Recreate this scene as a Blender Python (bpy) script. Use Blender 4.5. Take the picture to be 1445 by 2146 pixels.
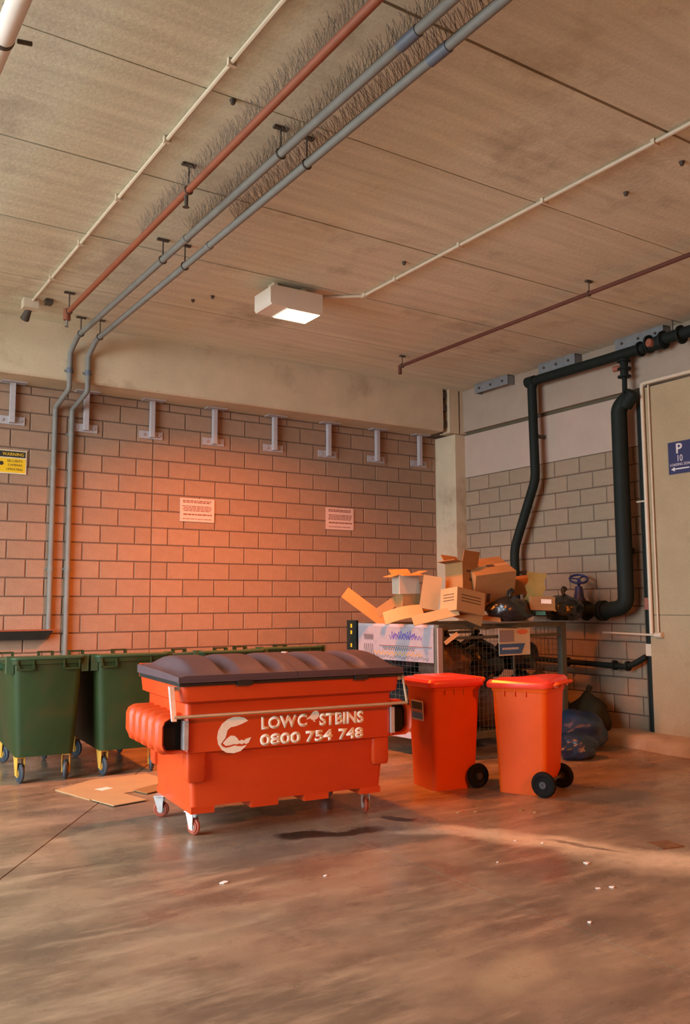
import bpy, bmesh, math, random
from mathutils import Vector, Matrix, noise
from mathutils.geometry import tessellate_polygon
PI = math.pi
R = math.radians
random.seed(7)
for o in list(bpy.data.objects): bpy.data.objects.remove(o)
SC = bpy.context.scene
COL = SC.collection

# ------------------------------------------------------------ camera
PITCH, ROLL, YAW, EYE, FPX = .106494, -.00435, .578844, 1.502, 1812.53
fw = Vector((math.sin(YAW)*math.cos(PITCH), math.cos(YAW)*math.cos(PITCH), math.sin(PITCH)))
rt0 = Vector((math.cos(YAW), -math.sin(YAW), 0)); up0 = rt0.cross(fw)
rt = rt0*math.cos(ROLL)+up0*math.sin(ROLL); up = up0*math.cos(ROLL)-rt0*math.sin(ROLL)
cam = bpy.data.cameras.new('camera'); camo = bpy.data.objects.new('camera', cam); COL.objects.link(camo)
cam.sensor_fit = 'VERTICAL'; cam.sensor_height = 36; cam.lens = FPX/2146*36
camo.matrix_world = Matrix((( rt.x, up.x, -fw.x, 0), (rt.y, up.y, -fw.y, 0), (rt.z, up.z, -fw.z, EYE), (0, 0, 0, 1)))
cam.clip_start = .05
SC.camera = camo
# ------------------------------------------------------------ world, light, exposure
w = bpy.data.worlds.new('overcast sky'); SC.world = w; w.use_nodes = True
bg = w.node_tree.nodes['Background']; bg.inputs[0].default_value = (.84, .94, 1.03, 1); bg.inputs[1].default_value = 16.0
SC.view_settings.view_transform = 'Standard'; SC.view_settings.look = 'None'
SC.view_settings.gamma = 1; SC.view_settings.use_curve_mapping = False
SC.view_settings.exposure = -0.1
LAMP_COL = (1.0, .20, .012); LAMP_W = 260

def portal(loc, rot, sx, sy):
    l = bpy.data.lights.new('opening portal', 'AREA'); l.shape = 'RECTANGLE'; l.size = sx; l.size_y = sy
    l.cycles.is_portal = True
    o = bpy.data.objects.new('opening_portal', l); COL.objects.link(o); o.location = loc; o.rotation_euler = rot
portal((-3.35, 6.0, 2.2), (0, R(-90), 0), 4.2, 7.0)       # the open driveway side, left

# ------------------------------------------------------------ helpers
def tag(o, label=None, cat=None, group=None, kind=None):
    if label: o['label'] = label
    if cat: o['category'] = cat
    if group: o['group'] = group
    if kind: o['kind'] = kind
    return o
def empty(name, loc=(0,0,0), rz=0, **k):
    o = bpy.data.objects.new(name, None); COL.objects.link(o); o.location = loc; o.rotation_euler = (0,0,rz)
    o.empty_display_size = .1
    return tag(o, **k)
def link(name, me, m=None, parent=None, loc=None, rot=None, **k):
    o = bpy.data.objects.new(name, me); COL.objects.link(o)
    if m and not me.materials: me.materials.append(m)
    if parent: o.parent = parent
    if loc: o.location = loc
    if rot: o.rotation_euler = rot
    return tag(o, **k)
def fin(bm, name, m=None, parent=None, smooth=False, loc=None, rot=None, bev=0, **k):
    if bev:
        bmesh.ops.bevel(bm, geom=[e for e in bm.edges if len(e.link_faces)==2 and e.calc_face_angle(0) > .6],
                        offset=bev, segments=2, profile=.6, affect='EDGES', clamp_overlap=True)
    bmesh.ops.recalc_face_normals(bm, faces=bm.faces)
    me = bpy.data.meshes.new(name); bm.to_mesh(me); bm.free()
    if smooth:
        me.polygons.foreach_set('use_smooth', [True]*len(me.polygons))
        try: me.set_sharp_from_angle(angle=R(38))
        except Exception: pass
    return link(name, me, m, parent, loc, rot, **k)
def box(bm, x0, x1, y0, y1, z0, z1, mat=None):
    vs = [bm.verts.new((x, y, z)) for z in (z0, z1) for y in (y0, y1) for x in (x0, x1)]
    if mat:
        for v in vs: v.co = mat @ v.co
    for f in ((0,1,3,2),(4,6,7,5),(0,4,5,1),(2,3,7,6),(0,2,6,4),(1,5,7,3)): bm.faces.new([vs[i] for i in f])
    return bm
def nb(): return bmesh.new()
def bx(*a, mat=None): return box(nb(), *a, mat=mat)
def fillet(pts, r, n=6):
    pts = [Vector(p) for p in pts]; out = [pts[0]]
    for i in range(1, len(pts)-1):
        p = pts[i]; a = pts[i-1]-p; b = pts[i+1]-p; la, lb = a.length, b.length; a.normalize(); b.normalize()
        rr = min(r, la*.45, lb*.45)
        for k in range(n+1):
            t = k/n; out.append((p+a*rr)*(1-t)**2 + p*2*t*(1-t) + (p+b*rr)*t*t)
    out.append(pts[-1]); return out
def tube(bm, pts, r, n=12, bend=0, caps=True):
    pts = fillet(pts, bend) if bend else [Vector(p) for p in pts]
    ups = None; rings = []
    for i, p in enumerate(pts):
        d = (pts[min(i+1, len(pts)-1)]-pts[max(i-1, 0)]).normalized()
        if ups is None: ups = d.orthogonal().normalized()
        ups = (ups-d*ups.dot(d)).normalized(); s = d.cross(ups)
        rr = r[i] if isinstance(r, (list, tuple)) else r
        rings.append([bm.verts.new(p+(ups*math.cos(2*PI*k/n)+s*math.sin(2*PI*k/n))*rr) for k in range(n)])
    for a, b in zip(rings, rings[1:]):
        for k in range(n): bm.faces.new((a[k], a[(k+1)%n], b[(k+1)%n], b[k]))
    if caps: bm.faces.new(rings[0][::-1]); bm.faces.new(rings[-1])
    return bm
def rring(x0, x1, y0, y1, r, z, n=3):
    out = []
    for cx, cy, a0 in ((x1-r, y0+r, -90), (x1-r, y1-r, 0), (x0+r, y1-r, 90), (x0+r, y0+r, 180)):
        for k in range(n+1):
            a = R(a0+90*k/n); out.append(Vector((cx+r*math.cos(a), cy+r*math.sin(a), z)))
    return out
def loft(bm, rings, cap0=True, cap1=True):
    rv = [[bm.verts.new(p) for p in r] for r in rings]; n = len(rv[0])
    for a, b in zip(rv, rv[1:]):
        for k in range(n): bm.faces.new((a[k], a[(k+1)%n], b[(k+1)%n], b[k]))
    if cap0: bm.faces.new(rv[0][::-1])
    if cap1: bm.faces.new(rv[-1])
    return bm
def prism(bm, poly, d0, d1, plane='xz'):
    """extrude polygon; plane xz: extruded along y, xy: along z, yz: along x"""
    def P(a, b, d): return {'xz': (a, d, b), 'xy': (a, b, d), 'yz': (d, a, b)}[plane]
    A = [bm.verts.new(P(a, b, d0)) for a, b in poly]; B = [bm.verts.new(P(a, b, d1)) for a, b in poly]
    n = len(poly)
    for k in range(n): bm.faces.new((A[k], A[(k+1)%n], B[(k+1)%n], B[k]))
    bm.faces.new(A[::-1]); bm.faces.new(B); return bm
def disc(bm, c, r, d0, d1, axis='x', n=20):
    v = {'x': Vector((1,0,0)), 'y': Vector((0,1,0)), 'z': Vector((0,0,1))}[axis]; c = Vector(c)
    return tube(bm, [c+v*d0, c+v*d1], r, n)
def torus(bm, c, R0, r, axis='x', n=24, m=8):
    c = Vector(c); E1, E2, E3 = {'x': ((0,1,0),(0,0,1),(1,0,0)), 'y': ((1,0,0),(0,0,1),(0,1,0)), 'z': ((1,0,0),(0,1,0),(0,0,1))}[axis]
    E1, E2, E3 = Vector(E1), Vector(E2), Vector(E3); rg = []
    for i in range(n):
        a = 2*PI*i/n; d = E1*math.cos(a)+E2*math.sin(a)
        rg.append([bm.verts.new(c+d*(R0+r*math.cos(2*PI*k/m))+E3*r*math.sin(2*PI*k/m)) for k in range(m)])
    for i in range(n):
        a, b = rg[i], rg[(i+1)%n]
        for k in range(m): bm.faces.new((a[k], a[(k+1)%m], b[(k+1)%m], b[k]))
    return bm

# ------------------------------------------------------------ materials
def mat(name, col, rough=.6, var=.12, scale=6, bump=.0, bscale=60, metal=0, spec=.5, stretch=(1,1,1), rnd=0, emit=None, grime=None, fine=0):
    m = bpy.data.materials.new(name); m.use_nodes = True; nt = m.node_tree; N = nt.nodes; L = nt.links
    b = N['Principled BSDF']
    b.inputs['Roughness'].default_value = rough; b.inputs['Metallic'].default_value = metal
    b.inputs['Specular IOR Level'].default_value = spec
    tc = N.new('ShaderNodeTexCoord'); mp = N.new('ShaderNodeMapping'); mp.inputs['Scale'].default_value = stretch
    L.new(tc.outputs['Object'], mp.inputs['Vector'])
    nz = N.new('ShaderNodeTexNoise'); nz.inputs['Scale'].default_value = scale; nz.inputs['Detail'].default_value = 6; nz.inputs['Roughness'].default_value = .6
    L.new(mp.outputs[0], nz.inputs['Vector'])
    mr = N.new('ShaderNodeMapRange'); mr.inputs['From Min'].default_value = .25; mr.inputs['From Max'].default_value = .75
    mr.inputs['To Min'].default_value = 1-var; mr.inputs['To Max'].default_value = 1+var
    L.new(nz.outputs['Fac'], mr.inputs['Value'])
    val = mr.outputs[0]
    if rnd:
        oi = N.new('ShaderNodeObjectInfo'); m2 = N.new('ShaderNodeMapRange'); m2.inputs['To Min'].default_value = 1-rnd; m2.inputs['To Max'].default_value = 1+rnd
        L.new(oi.outputs['Random'], m2.inputs['Value'])
        mm = N.new('ShaderNodeMath'); mm.operation = 'MULTIPLY'; L.new(val, mm.inputs[0]); L.new(m2.outputs[0], mm.inputs[1]); val = mm.outputs[0]
    if fine:
        n3 = N.new('ShaderNodeTexNoise'); n3.inputs['Scale'].default_value = 90; n3.inputs['Detail'].default_value = 3
        L.new(tc.outputs['Object'], n3.inputs['Vector'])
        m3 = N.new('ShaderNodeMapRange'); m3.inputs['From Min'].default_value = .3; m3.inputs['From Max'].default_value = .7
        m3.inputs['To Min'].default_value = 1-fine; m3.inputs['To Max'].default_value = 1+fine; L.new(n3.outputs['Fac'], m3.inputs['Value'])
        mm = N.new('ShaderNodeMath'); mm.operation = 'MULTIPLY'; L.new(val, mm.inputs[0]); L.new(m3.outputs[0], mm.inputs[1]); val = mm.outputs[0]
    vm = N.new('ShaderNodeVectorMath'); vm.operation = 'SCALE'; vm.inputs[0].default_value = col; L.new(val, vm.inputs['Scale'])
    out = vm.outputs[0]
    if grime:
        gcol, gs, lo, hi = grime
        g = N.new('ShaderNodeTexNoise'); g.inputs['Scale'].default_value = gs; g.inputs['Detail'].default_value = 8; g.inputs['Roughness'].default_value = .65
        L.new(tc.outputs['Object'], g.inputs['Vector'])
        gr = N.new('ShaderNodeMapRange'); gr.inputs['From Min'].default_value = lo; gr.inputs['From Max'].default_value = hi; L.new(g.outputs['Fac'], gr.inputs['Value'])
        mx = N.new('ShaderNodeMix'); mx.data_type = 'RGBA'; L.new(gr.outputs[0], mx.inputs[0]); L.new(out, mx.inputs[6]); mx.inputs[7].default_value = (*gcol, 1)
        out = mx.outputs[2]
    L.new(out, b.inputs['Base Color'])
    if bump:
        n2 = N.new('ShaderNodeTexNoise'); n2.inputs['Scale'].default_value = bscale; n2.inputs['Detail'].default_value = 4
        L.new(tc.outputs['Object'], n2.inputs['Vector'])
        bp = N.new('ShaderNodeBump'); bp.inputs['Strength'].default_value = bump; bp.inputs['Distance'].default_value = .01
        L.new(n2.outputs['Fac'], bp.inputs['Height']); L.new(bp.outputs[0], b.inputs['Normal'])
    if emit:
        b.inputs['Emission Color'].default_value = (*emit[0], 1); b.inputs['Emission Strength'].default_value = emit[1]
    return m
CEIL = (.64, .63, .49)
M = dict(
 plank = mat('board-marked concrete', CEIL, .9, .16, 2.0, .25, 30, stretch=(.35, 5, 1), spec=.2, fine=.08, grime=((.24,.19,.13), 1.2, .56, .85)),
 gap = mat('dark joint', (.10,.085,.05), .9),
 beam = mat('cast concrete beam', (.57,.48,.33), .9, .12, 2.5, .2, 40, spec=.2, fine=.06, grime=((.27,.19,.12), 1.6, .55, .8)),
 block = mat('concrete block', (.34,.225,.15), .92, .10, 9, .6, 120, spec=.15, rnd=.06, fine=.10),
 blockr = mat('concrete block side', (.33,.25,.17), .92, .10, 9, .6, 120, spec=.15, rnd=.06, fine=.10, grime=((.12,.09,.05), 1.1, .55, .9)),
 mortar = mat('mortar', (.13,.088,.062), .95, .1, 20),
 paint = mat('pale painted concrete', (.45,.36,.29), .8, .05, 3, spec=.3, fine=.04),
 paint2 = mat('bare upper concrete', (.38,.31,.24), .85, .08, 3, spec=.2, fine=.05),
 panel = mat('plastered panel', (.40,.31,.185), .85, .09, 2.5, .15, 60, spec=.2, fine=.06, grime=((.22,.15,.08), 1.5, .6, .9)),
 kerb = mat('worn kerb concrete', (.42,.33,.22), .85, .2, 6, .3, 40),
 galv = mat('grey conduit', (.20,.20,.18), .6, .12, 8, spec=.25),
 collar = mat('dark blue grey collar', (.10,.12,.15), .5),
 redpipe = mat('red oxide pipe', (.25,.07,.03), .6, .12, 8), redpipe2 = mat('dark red oxide pipe', (.12,.045,.03), .7, .12, 8, spec=.2),
 cream = mat('cream conduit', (.62,.54,.40), .5, .06, 8),
 white = mat('white pvc', (.72,.66,.60), .45, .05, 6),
 hang = mat('dark hanger steel', (.07,.055,.04), .7),
 spike = mat('spike wire', (.13,.10,.07), .7),
 black = mat('black iron pipe', (.010,.016,.013), .65, .2, 6, spec=.2),
 steel = mat('galvanised bracket', (.42,.40,.41), .55, .12, 14),
 plate = mat('grey steel plate', (.20,.22,.23), .6, .2, 12),
 lampbox = mat('lamp housing', (.66,.60,.50), .5, .04, 6),
 glow = mat('lamp glass', (1,.7,.4), .4, 0, emit=((1.0,.62,.30), 14)),
 red = mat('red moulded plastic', (.56,.054,.006), .42, .07, 5, .05, 90, spec=.45, grime=((.36,.03,.015), 3, .62, .85)),
 redbin = mat('orange red plastic', (.68,.085,.003), .5, .06, 5, .04, 90, spec=.25),
 redlid = mat('glossy red lid', (.80,.055,.025), .25, .04, 5, spec=.6),
 lid = mat('dark brown grey lid plastic', (.095,.062,.068), .5, .1, 6, .05, 60, spec=.25),
 gasket = mat('black gasket', (.010,.010,.008), .6),
 dark = mat('dark hollow', (.008,.008,.007), .9),  # black put in for the shade inside the fork pockets and wall gap
 bar = mat('lid bar', (.50,.44,.30), .35, .08, 10, metal=.4),
 zinc = mat('zinc fork', (.55,.54,.52), .4, .15, 20, metal=.4),
 tyre = mat('red brown castor tyre', (.28,.05,.02), .6),
 rubber = mat('black rubber', (.008,.008,.007), .8, .3, 10, spec=.15),
 rubblue = mat('grey rubber', (.035,.045,.055), .6),
 ink = mat('cream lettering', (.93,.90,.74), .6, .05, 20),
 green = mat('green bin plastic', (.024,.045,.013), .55, .12, 5, .05, 80, spec=.2, grime=((.055,.045,.015), 2.2, .48, .75)),
 greenlid = mat('green lid plastic', (.035,.08,.035), .4, .12, 5),
 yellow = mat('yellow castor fork', (.55,.30,.04), .5, .15, 12),
 hub = mat('wheel hub', (.03,.03,.03), .6),
 card = mat('corrugated cardboard', (.29,.165,.065), .85, .10, 5, .1, 60, spec=.15, stretch=(1,1,3)),
 cardl = mat('pale cardboard', (.42,.285,.14), .85, .08, 5, spec=.15),
 cardw = mat('white lined cardboard', (.42,.37,.28), .85, .08, 5, spec=.15),
 cardy = mat('yellow cardboard', (.26,.20,.06), .85, .15, 8, spec=.15),
 cardo = mat('orange cardboard', (.50,.23,.085), .85, .08, 5, spec=.15),
 tape = mat('packing tape', (.42,.24,.10), .3),
 print = mat('dark print', (.06,.035,.02), .8),
 bag = mat('black bin liner', (.010,.014,.016), .28, .3, 5, .5, 14, spec=.6),
 bluebag = mat('dark blue plastic sheet', (.012,.035,.085), .35, .3, 5, .5, 14, spec=.5),
 brownbag = mat('dirty brown sacking', (.09,.05,.03), .8, .3, 6, .4, 20),
 olive = mat('dull olive sacking', (.028,.028,.014), .8, .3, 6, .4, 20, spec=.2),
 rust = mat('rusted cover', (.17,.085,.03), .8, .35, 14),
 tealbag = mat('teal plastic scrap', (.03,.22,.17), .4),
 cage = mat('grey green cage steel', (.10,.105,.078), .6, .15, 10, spec=.25),
 cagelt = mat('pale cage rail', (.42,.36,.36), .5, .15, 10),
 graf = mat('scrawled white panel', (.30,.28,.30), .7, .16, 9, grime=((.17,.155,.17), 9, .5, .75)),
 purple = mat('purple marker', (.10,.07,.33), .7), marker = mat('black marker', (.05,.05,.06), .7), ochre = mat('ochre spray', (.50,.27,.06), .7),
 signw = mat('white sign', (.66,.50,.44), .6, .04, 5), signtext = mat('brown sign print', (.22,.10,.07), .7),
 signy = mat('yellow sign', (.80,.50,.015), .5, .04, 5), signk = mat('black sign print', (.025,.025,.018), .6), signedge = mat('sign border', (.72,.62,.42), .6),
 signb = mat('blue sign', (.018,.022,.09), .5, .05, 5), signbw = mat('sign white print', (.72,.68,.66), .6),
 blue = mat('blue valve enamel', (.022,.034,.13), .45, .2, 12),
 orange = mat('orange print', (.70,.22,.10), .6), bluep = mat('blue print', (.05,.14,.34), .6), creamp = mat('cream label', (.62,.58,.42), .6),
 foam = mat('white paper cup', (.80,.76,.68), .6),
 redcap = mat('red brown hydrant cap', (.30,.10,.06), .6),
)

# floor material: patchy, half polished concrete with stains, a darker foreground patch and the dumpster's shadow painted in
def floor_mat():
    m = bpy.data.materials.new('worn concrete floor'); m.use_nodes = True; nt = m.node_tree; N = nt.nodes; L = nt.links; b = N['Principled BSDF']
    tc = N.new('ShaderNodeTexCoord'); P = tc.outputs['Object']
    def nz(s, d=6, ro=.6, stretch=None, rot=0, off=(0,0,0)):
        v = P
        mp = N.new('ShaderNodeMapping'); mp.inputs['Scale'].default_value = stretch or (1,1,1); mp.inputs['Rotation'].default_value = (0,0,rot); mp.inputs['Location'].default_value = off
        L.new(v, mp.inputs['Vector']); v = mp.outputs[0]
        n = N.new('ShaderNodeTexNoise'); n.inputs['Scale'].default_value = s; n.inputs['Detail'].default_value = d; n.inputs['Roughness'].default_value = ro
        L.new(v, n.inputs['Vector']); return n.outputs['Fac']
    def mr(v, a, b_, c, d):
        n = N.new('ShaderNodeMapRange'); n.interpolation_type = 'SMOOTHSTEP'
        for k, x in zip(('From Min','From Max','To Min','To Max'), (a, b_, c, d)): n.inputs[k].default_value = x
        L.new(v, n.inputs['Value']); return n.outputs[0]
    def mix(f, a, b_):
        n = N.new('ShaderNodeMix'); n.data_type = 'RGBA'; L.new(f, n.inputs[0])
        for i, x in ((6, a), (7, b_)):
            if isinstance(x, tuple): n.inputs[i].default_value = (*x, 1)
            else: L.new(x, n.inputs[i])
        return n.outputs[2]
    def mul(a, b_):
        n = N.new('ShaderNodeMath'); n.operation = 'MULTIPLY'; L.new(a, n.inputs[0])
        if isinstance(b_, float): n.inputs[1].default_value = b_
        else: L.new(b_, n.inputs[1])
        return n.outputs[0]
    c = mix(mr(nz(1.1, 8, .62, (1, 1.6, 1), .35), .36, .66, 0, 1), (.165,.115,.072), (.32,.222,.135))
    c = mix(mr(nz(3.2, 9, .7, (.5, 2.2, 1), -.57), .45, .72, 0, .95), c, (.40,.285,.175))
    c = mix(mr(nz(5.5, 8, .7, (1, 1, 1), 0, (3,1,0)), .52, .8, 0, .8), c, (.10,.075,.052))
    # a warp so that blob outlines are irregular
    wn = N.new('ShaderNodeTexNoise'); wn.inputs['Scale'].default_value = 2.3; wn.inputs['Detail'].default_value = 5; L.new(P, wn.inputs['Vector'])
    ws = N.new('ShaderNodeVectorMath'); ws.operation = 'MULTIPLY_ADD'; ws.inputs[1].default_value = (.42,.42,0); L.new(wn.outputs['Color'], ws.inputs[0]); L.new(P, ws.inputs[2])
    W_ = ws.outputs[0]
    def blob(cx, cy, ang, sx, sy, soft=.5):
        mp = N.new('ShaderNodeMapping'); mp.vector_type = 'TEXTURE'; mp.inputs['Location'].default_value = (cx+.21, cy+.21, 0)
        mp.inputs['Rotation'].default_value = (0,0,R(ang)); mp.inputs['Scale'].default_value = (sx, sy, 1e3)
        L.new(W_, mp.inputs['Vector'])
        ln = N.new('ShaderNodeVectorMath'); ln.operation = 'LENGTH'; L.new(mp.outputs[0], ln.inputs[0])
        return mr(ln.outputs['Value'], 1-soft, 1+soft*.4, 1, 0)
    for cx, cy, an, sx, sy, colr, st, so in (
        (4.4, 2.3, 45, 1.6, .9, (.10,.078,.042), .75, .9), (2.2, 2.0, 20, .9, .35, (.16,.13,.095), .5, .9),  # first blob darkens the floor at the foreground right
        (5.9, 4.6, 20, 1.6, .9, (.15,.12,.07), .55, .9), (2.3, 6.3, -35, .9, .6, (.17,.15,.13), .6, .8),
        (2.9, 4.95, -11, 1.2, .42, (.11,.105,.085), .75, .8),  # the dumpster's cast shadow, painted into the floor colour
        (4.15, 4.1, -62, .95, .17, (.72,.58,.36), .94, .7), (4.45, 3.35, -55, .6, .26, (.74,.61,.40), .9, .8), (3.85, 4.55, -35, .5, .10, (.58,.48,.32), .8, .7),
        (4.28, 3.9, -62, .30, .035, (.22,.16,.10), .9, .5),
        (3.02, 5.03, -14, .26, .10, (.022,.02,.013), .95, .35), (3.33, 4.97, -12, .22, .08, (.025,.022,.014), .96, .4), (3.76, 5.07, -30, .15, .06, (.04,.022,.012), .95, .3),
        (2.62, 2.75, 25, .30, .13, (.47,.36,.20), .5, .5), (2.9, 2.6, 20, .5, .25, (.36,.28,.17), .4, .9),
        (3.3, 2.2, 47, .6, .14, (.42,.36,.26), .6, .8), (7.3, 6.2, 20, .6, .3, (.08,.06,.035), .7, .9), (6.3, 5.9, -20, .9, .16, (.42,.33,.22), .45, .8)):
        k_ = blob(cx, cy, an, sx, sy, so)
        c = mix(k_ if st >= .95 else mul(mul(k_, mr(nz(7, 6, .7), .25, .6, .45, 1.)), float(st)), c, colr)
    # fine scuffs
    c = mix(mr(nz(26, 5, .7, (1, 3, 1), .4), .60, .72, 0, .45), c, (.38,.30,.21))
    hs = N.new('ShaderNodeVectorMath'); hs.operation = 'SCALE'; hs.inputs['Scale'].default_value = 1.0; L.new(c, hs.inputs[0])
    L.new(hs.outputs[0], b.inputs['Base Color'])
    L.new(mr(nz(1.6, 6, .6), .35, .65, .17, .48), b.inputs['Roughness'])
    bp = N.new('ShaderNodeBump'); bp.inputs['Strength'].default_value = .12; bp.inputs['Distance'].default_value = .01; L.new(nz(14, 6, .7), bp.inputs['Height']); L.new(bp.outputs[0], b.inputs['Normal'])
    return m
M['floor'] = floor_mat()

# ------------------------------------------------------------ text
def text(name, s, m, parent, rect, frame, depth=.0015, bold=.0):
    """fit the string into rect (u0,u1,v0,v1); frame = 4x4 matrix taking (u, v, out) to parent space"""
    cu = bpy.data.curves.new(name, 'FONT'); cu.body = s; cu.offset = bold; cu.extrude = .0; cu.resolution_u = 4
    o = bpy.data.objects.new('tmp', cu); COL.objects.link(o)
    dg = bpy.context.evaluated_depsgraph_get(); me = bpy.data.meshes.new_from_object(o.evaluated_get(dg))
    bpy.data.objects.remove(o); bpy.data.curves.remove(cu)
    xs = [v.co.x for v in me.vertices]; ys = [v.co.y for v in me.vertices]
    u0, u1, v0, v1 = rect; ax = (u1-u0)/(max(xs)-min(xs)); ay = (v1-v0)/(max(ys)-min(ys))
    mx, my = min(xs), min(ys)
    bm = nb(); bm.from_mesh(me); bpy.data.meshes.remove(me)
    ex = bmesh.ops.extrude_face_region(bm, geom=list(bm.faces))
    for g in ex['geom']:
        if isinstance(g, bmesh.types.BMVert): g.co.z = depth
    for v in bm.verts: v.co = frame @ Vector(((v.co.x-mx)*ax+u0, (v.co.y-my)*ay+v0, v.co.z))
    return fin(bm, name, m, parent)
def fr(origin, u, v):
    u, v = Vector(u).normalized(), Vector(v).normalized(); n = u.cross(v)
    return Matrix(((u.x, v.x, n.x, origin[0]), (u.y, v.y, n.y, origin[1]), (u.z, v.z, n.z, origin[2]), (0,0,0,1)))
def fbox(bm, F, u0, u1, v0, v1, w0, w1): return box(bm, u0, u1, v0, v1, w0, w1, mat=F)

# ============================================================ SETTING
ZC, ZB, XR, YB, YF = 4.51, 3.90, 8.05, 9.645, 9.20
# floor: a slab cut by two thin saw joints
fl = fin(bx(-14, 12, -10, 14, -.3, -.012), 'floor', M['gap'], kind='structure')
def slab(poly):
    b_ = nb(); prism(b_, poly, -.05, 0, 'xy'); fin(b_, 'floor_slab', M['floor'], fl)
J0, J1 = (-2.2, .25), (2.75, 7.65)     # joint running from lower left towards the green bins
jd = Vector((J1[0]-J0[0], J1[1]-J0[1])).normalized(); jn = Vector((-jd.y, jd.x))*.004
e0 = Vector(J0)-jd*14; e1 = Vector(J1)+jd*9
g2 = .0025
XJ = 3.19
# region right of the diagonal joint, cut by the x = 3.19 saw line; clip by hand
def clip(poly, p, n):
    out = []
    for i in range(len(poly)):
        a, b_ = Vector(poly[i]), Vector(poly[(i+1)%len(poly)]); da, db = (a-p).dot(n), (b_-p).dot(n)
        if da >= 0: out.append(a)
        if da*db < 0: out.append(a+(b_-a)*(da/(da-db)))
    return [(v.x, v.y) for v in out]
full = [(-14,-10),(12,-10),(12,14),(-14,14)]
nl = Vector((-jd.y, jd.x))
left = clip(full, Vector(J0)+nl*.005, nl); right = clip(full, Vector(J0)-nl*.005, -nl)
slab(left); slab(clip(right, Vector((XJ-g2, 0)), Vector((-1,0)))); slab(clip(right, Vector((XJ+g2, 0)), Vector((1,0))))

# ceiling: precast planks, joints every 1.2 m parallel to the back wall
ce = fin(bx(-3.2, 12, -9, 9.9, ZC+.03, ZC+.35), 'ceiling', M['gap'], kind='structure')
joints = [-9, -7.95, -6.75, -5.55, -4.35, -3.15, -1.95, -.75, .45, 1.66, 2.06+.0, 3.27, 4.43, 5.60, 6.80, 8.02, 9.9]
joints = [-9, -7.9, -6.7, -5.5, -4.3, -3.1, -1.9, -.7, .5, 1.1+.6, 2.07, 3.27, 4.43, 5.60, 6.80, 8.02, 9.9]
for i, (a, b_) in enumerate(zip(joints, joints[1:])):
    if b_-a < .3: continue
    dz = random.uniform(-.004, .004) if a > 0 else 0
    fin(bx(-3.2, 12, a+.008, b_-.008, ZC+dz, ZC+.05), 'ceiling_plank', M['plank'], ce, bev=.006)
# back wall
def block_mesh(L_, H_, D_, name):
    b_ = nb(); c = .005; l, h = L_/2, H_/2
    o = [(-l,0,-h),(l,0,-h),(l,0,h),(-l,0,h)]
    A = [b_.verts.new((x, D_, z)) for x, _, z in o]
    B = [b_.verts.new((x, c, z)) for x, _, z in o]
    Cc = [b_.verts.new((x-math.copysign(c, x), 0, z-math.copysign(c, z))) for x, _, z in o]
    for P, Q in ((A, B), (B, Cc)):
        for k in range(4): b_.faces.new((P[k], P[(k+1)%4], Q[(k+1)%4], Q[k]))
    b_.faces.new(Cc); bmesh.ops.recalc_face_normals(b_, faces=b_.faces)
    me = bpy.data.meshes.new(name); b_.to_mesh(me); b_.free(); return me
BM = {}
def bmesh_for(L_, H_, m, tagm):
    k = (round(L_, 3), round(H_, 3), tagm)
    if k not in BM: BM[k] = block_mesh(L_-.013, H_-.013, .05, 'block'); BM[k].materials.append(m)
    return BM[k]
wb = fin(bx(-2.5, 8.3, YB+.007, YB+.3, -.1, 4.4), 'wall_back', M['mortar'], kind='structure')
lowb = nb()
def spans(k, off, x0, x1, ctrl=None):
    off = off + (.2 if k % 2 else 0); xs = [x0]; n = math.ceil((x0-off)/.4)
    x = off+n*.4
    while x < x1-.03:
        if x > x0+.03: xs.append(x)
        x += .4
    xs.append(x1)
    if ctrl and not any(abs(x-ctrl) < .02 for x in xs): xs.append(ctrl); xs.sort()
    return list(zip(xs, xs[1:]))
for k in range(0, 20):
    z0 = .2*k; z1 = min(z0+.2, ZB-.005)
    for a, b_ in spans(k, 2.81, -2.5 if k < 5 else 1.41 + (.2 if k % 2 else 0)-.0, 7.90, 3.61):
        if k < 5 or b_ < 1.6:
            box(lowb, a+.005, b_-.005, YB+random.uniform(-.001,.001), YB+.03, z0+.005, z1-.005)
        else:
            me = bmesh_for(b_-a, z1-z0, M['block'], 'b')
            o = link('block', me, None, wb, ((a+b_)/2, YB+random.uniform(-.0015,.0015), (z0+z1)/2))
for k in range(5, 20):
    z0 = .2*k; z1 = min(z0+.2, ZB-.005)
    for a, b_ in spans(k, 2.81, -2.5, 1.41 + (.2 if k % 2 else 0)):
        box(lowb, a+.005, b_-.005, YB, YB+.03, z0+.005, z1-.005)
fin(lowb, 'block_courses', M['block'], wb, kind='stuff')
# beam over the back wall
b_ = nb(); prism(b_, [(YF+.02, ZB), (YB+.45, ZB), (YB+.45, ZC+.03), (YF, ZC+.03), (YF, ZB+.02)], -3, 7.66, 'yz')
bmw = fin(b_, 'trim_1', M['beam'], kind='structure')
fin(bx(7.66, 8.05, YF+.13, YB+.3, ZB, ZC+.03), 'beam_recess', M['mortar'], bmw)
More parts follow.
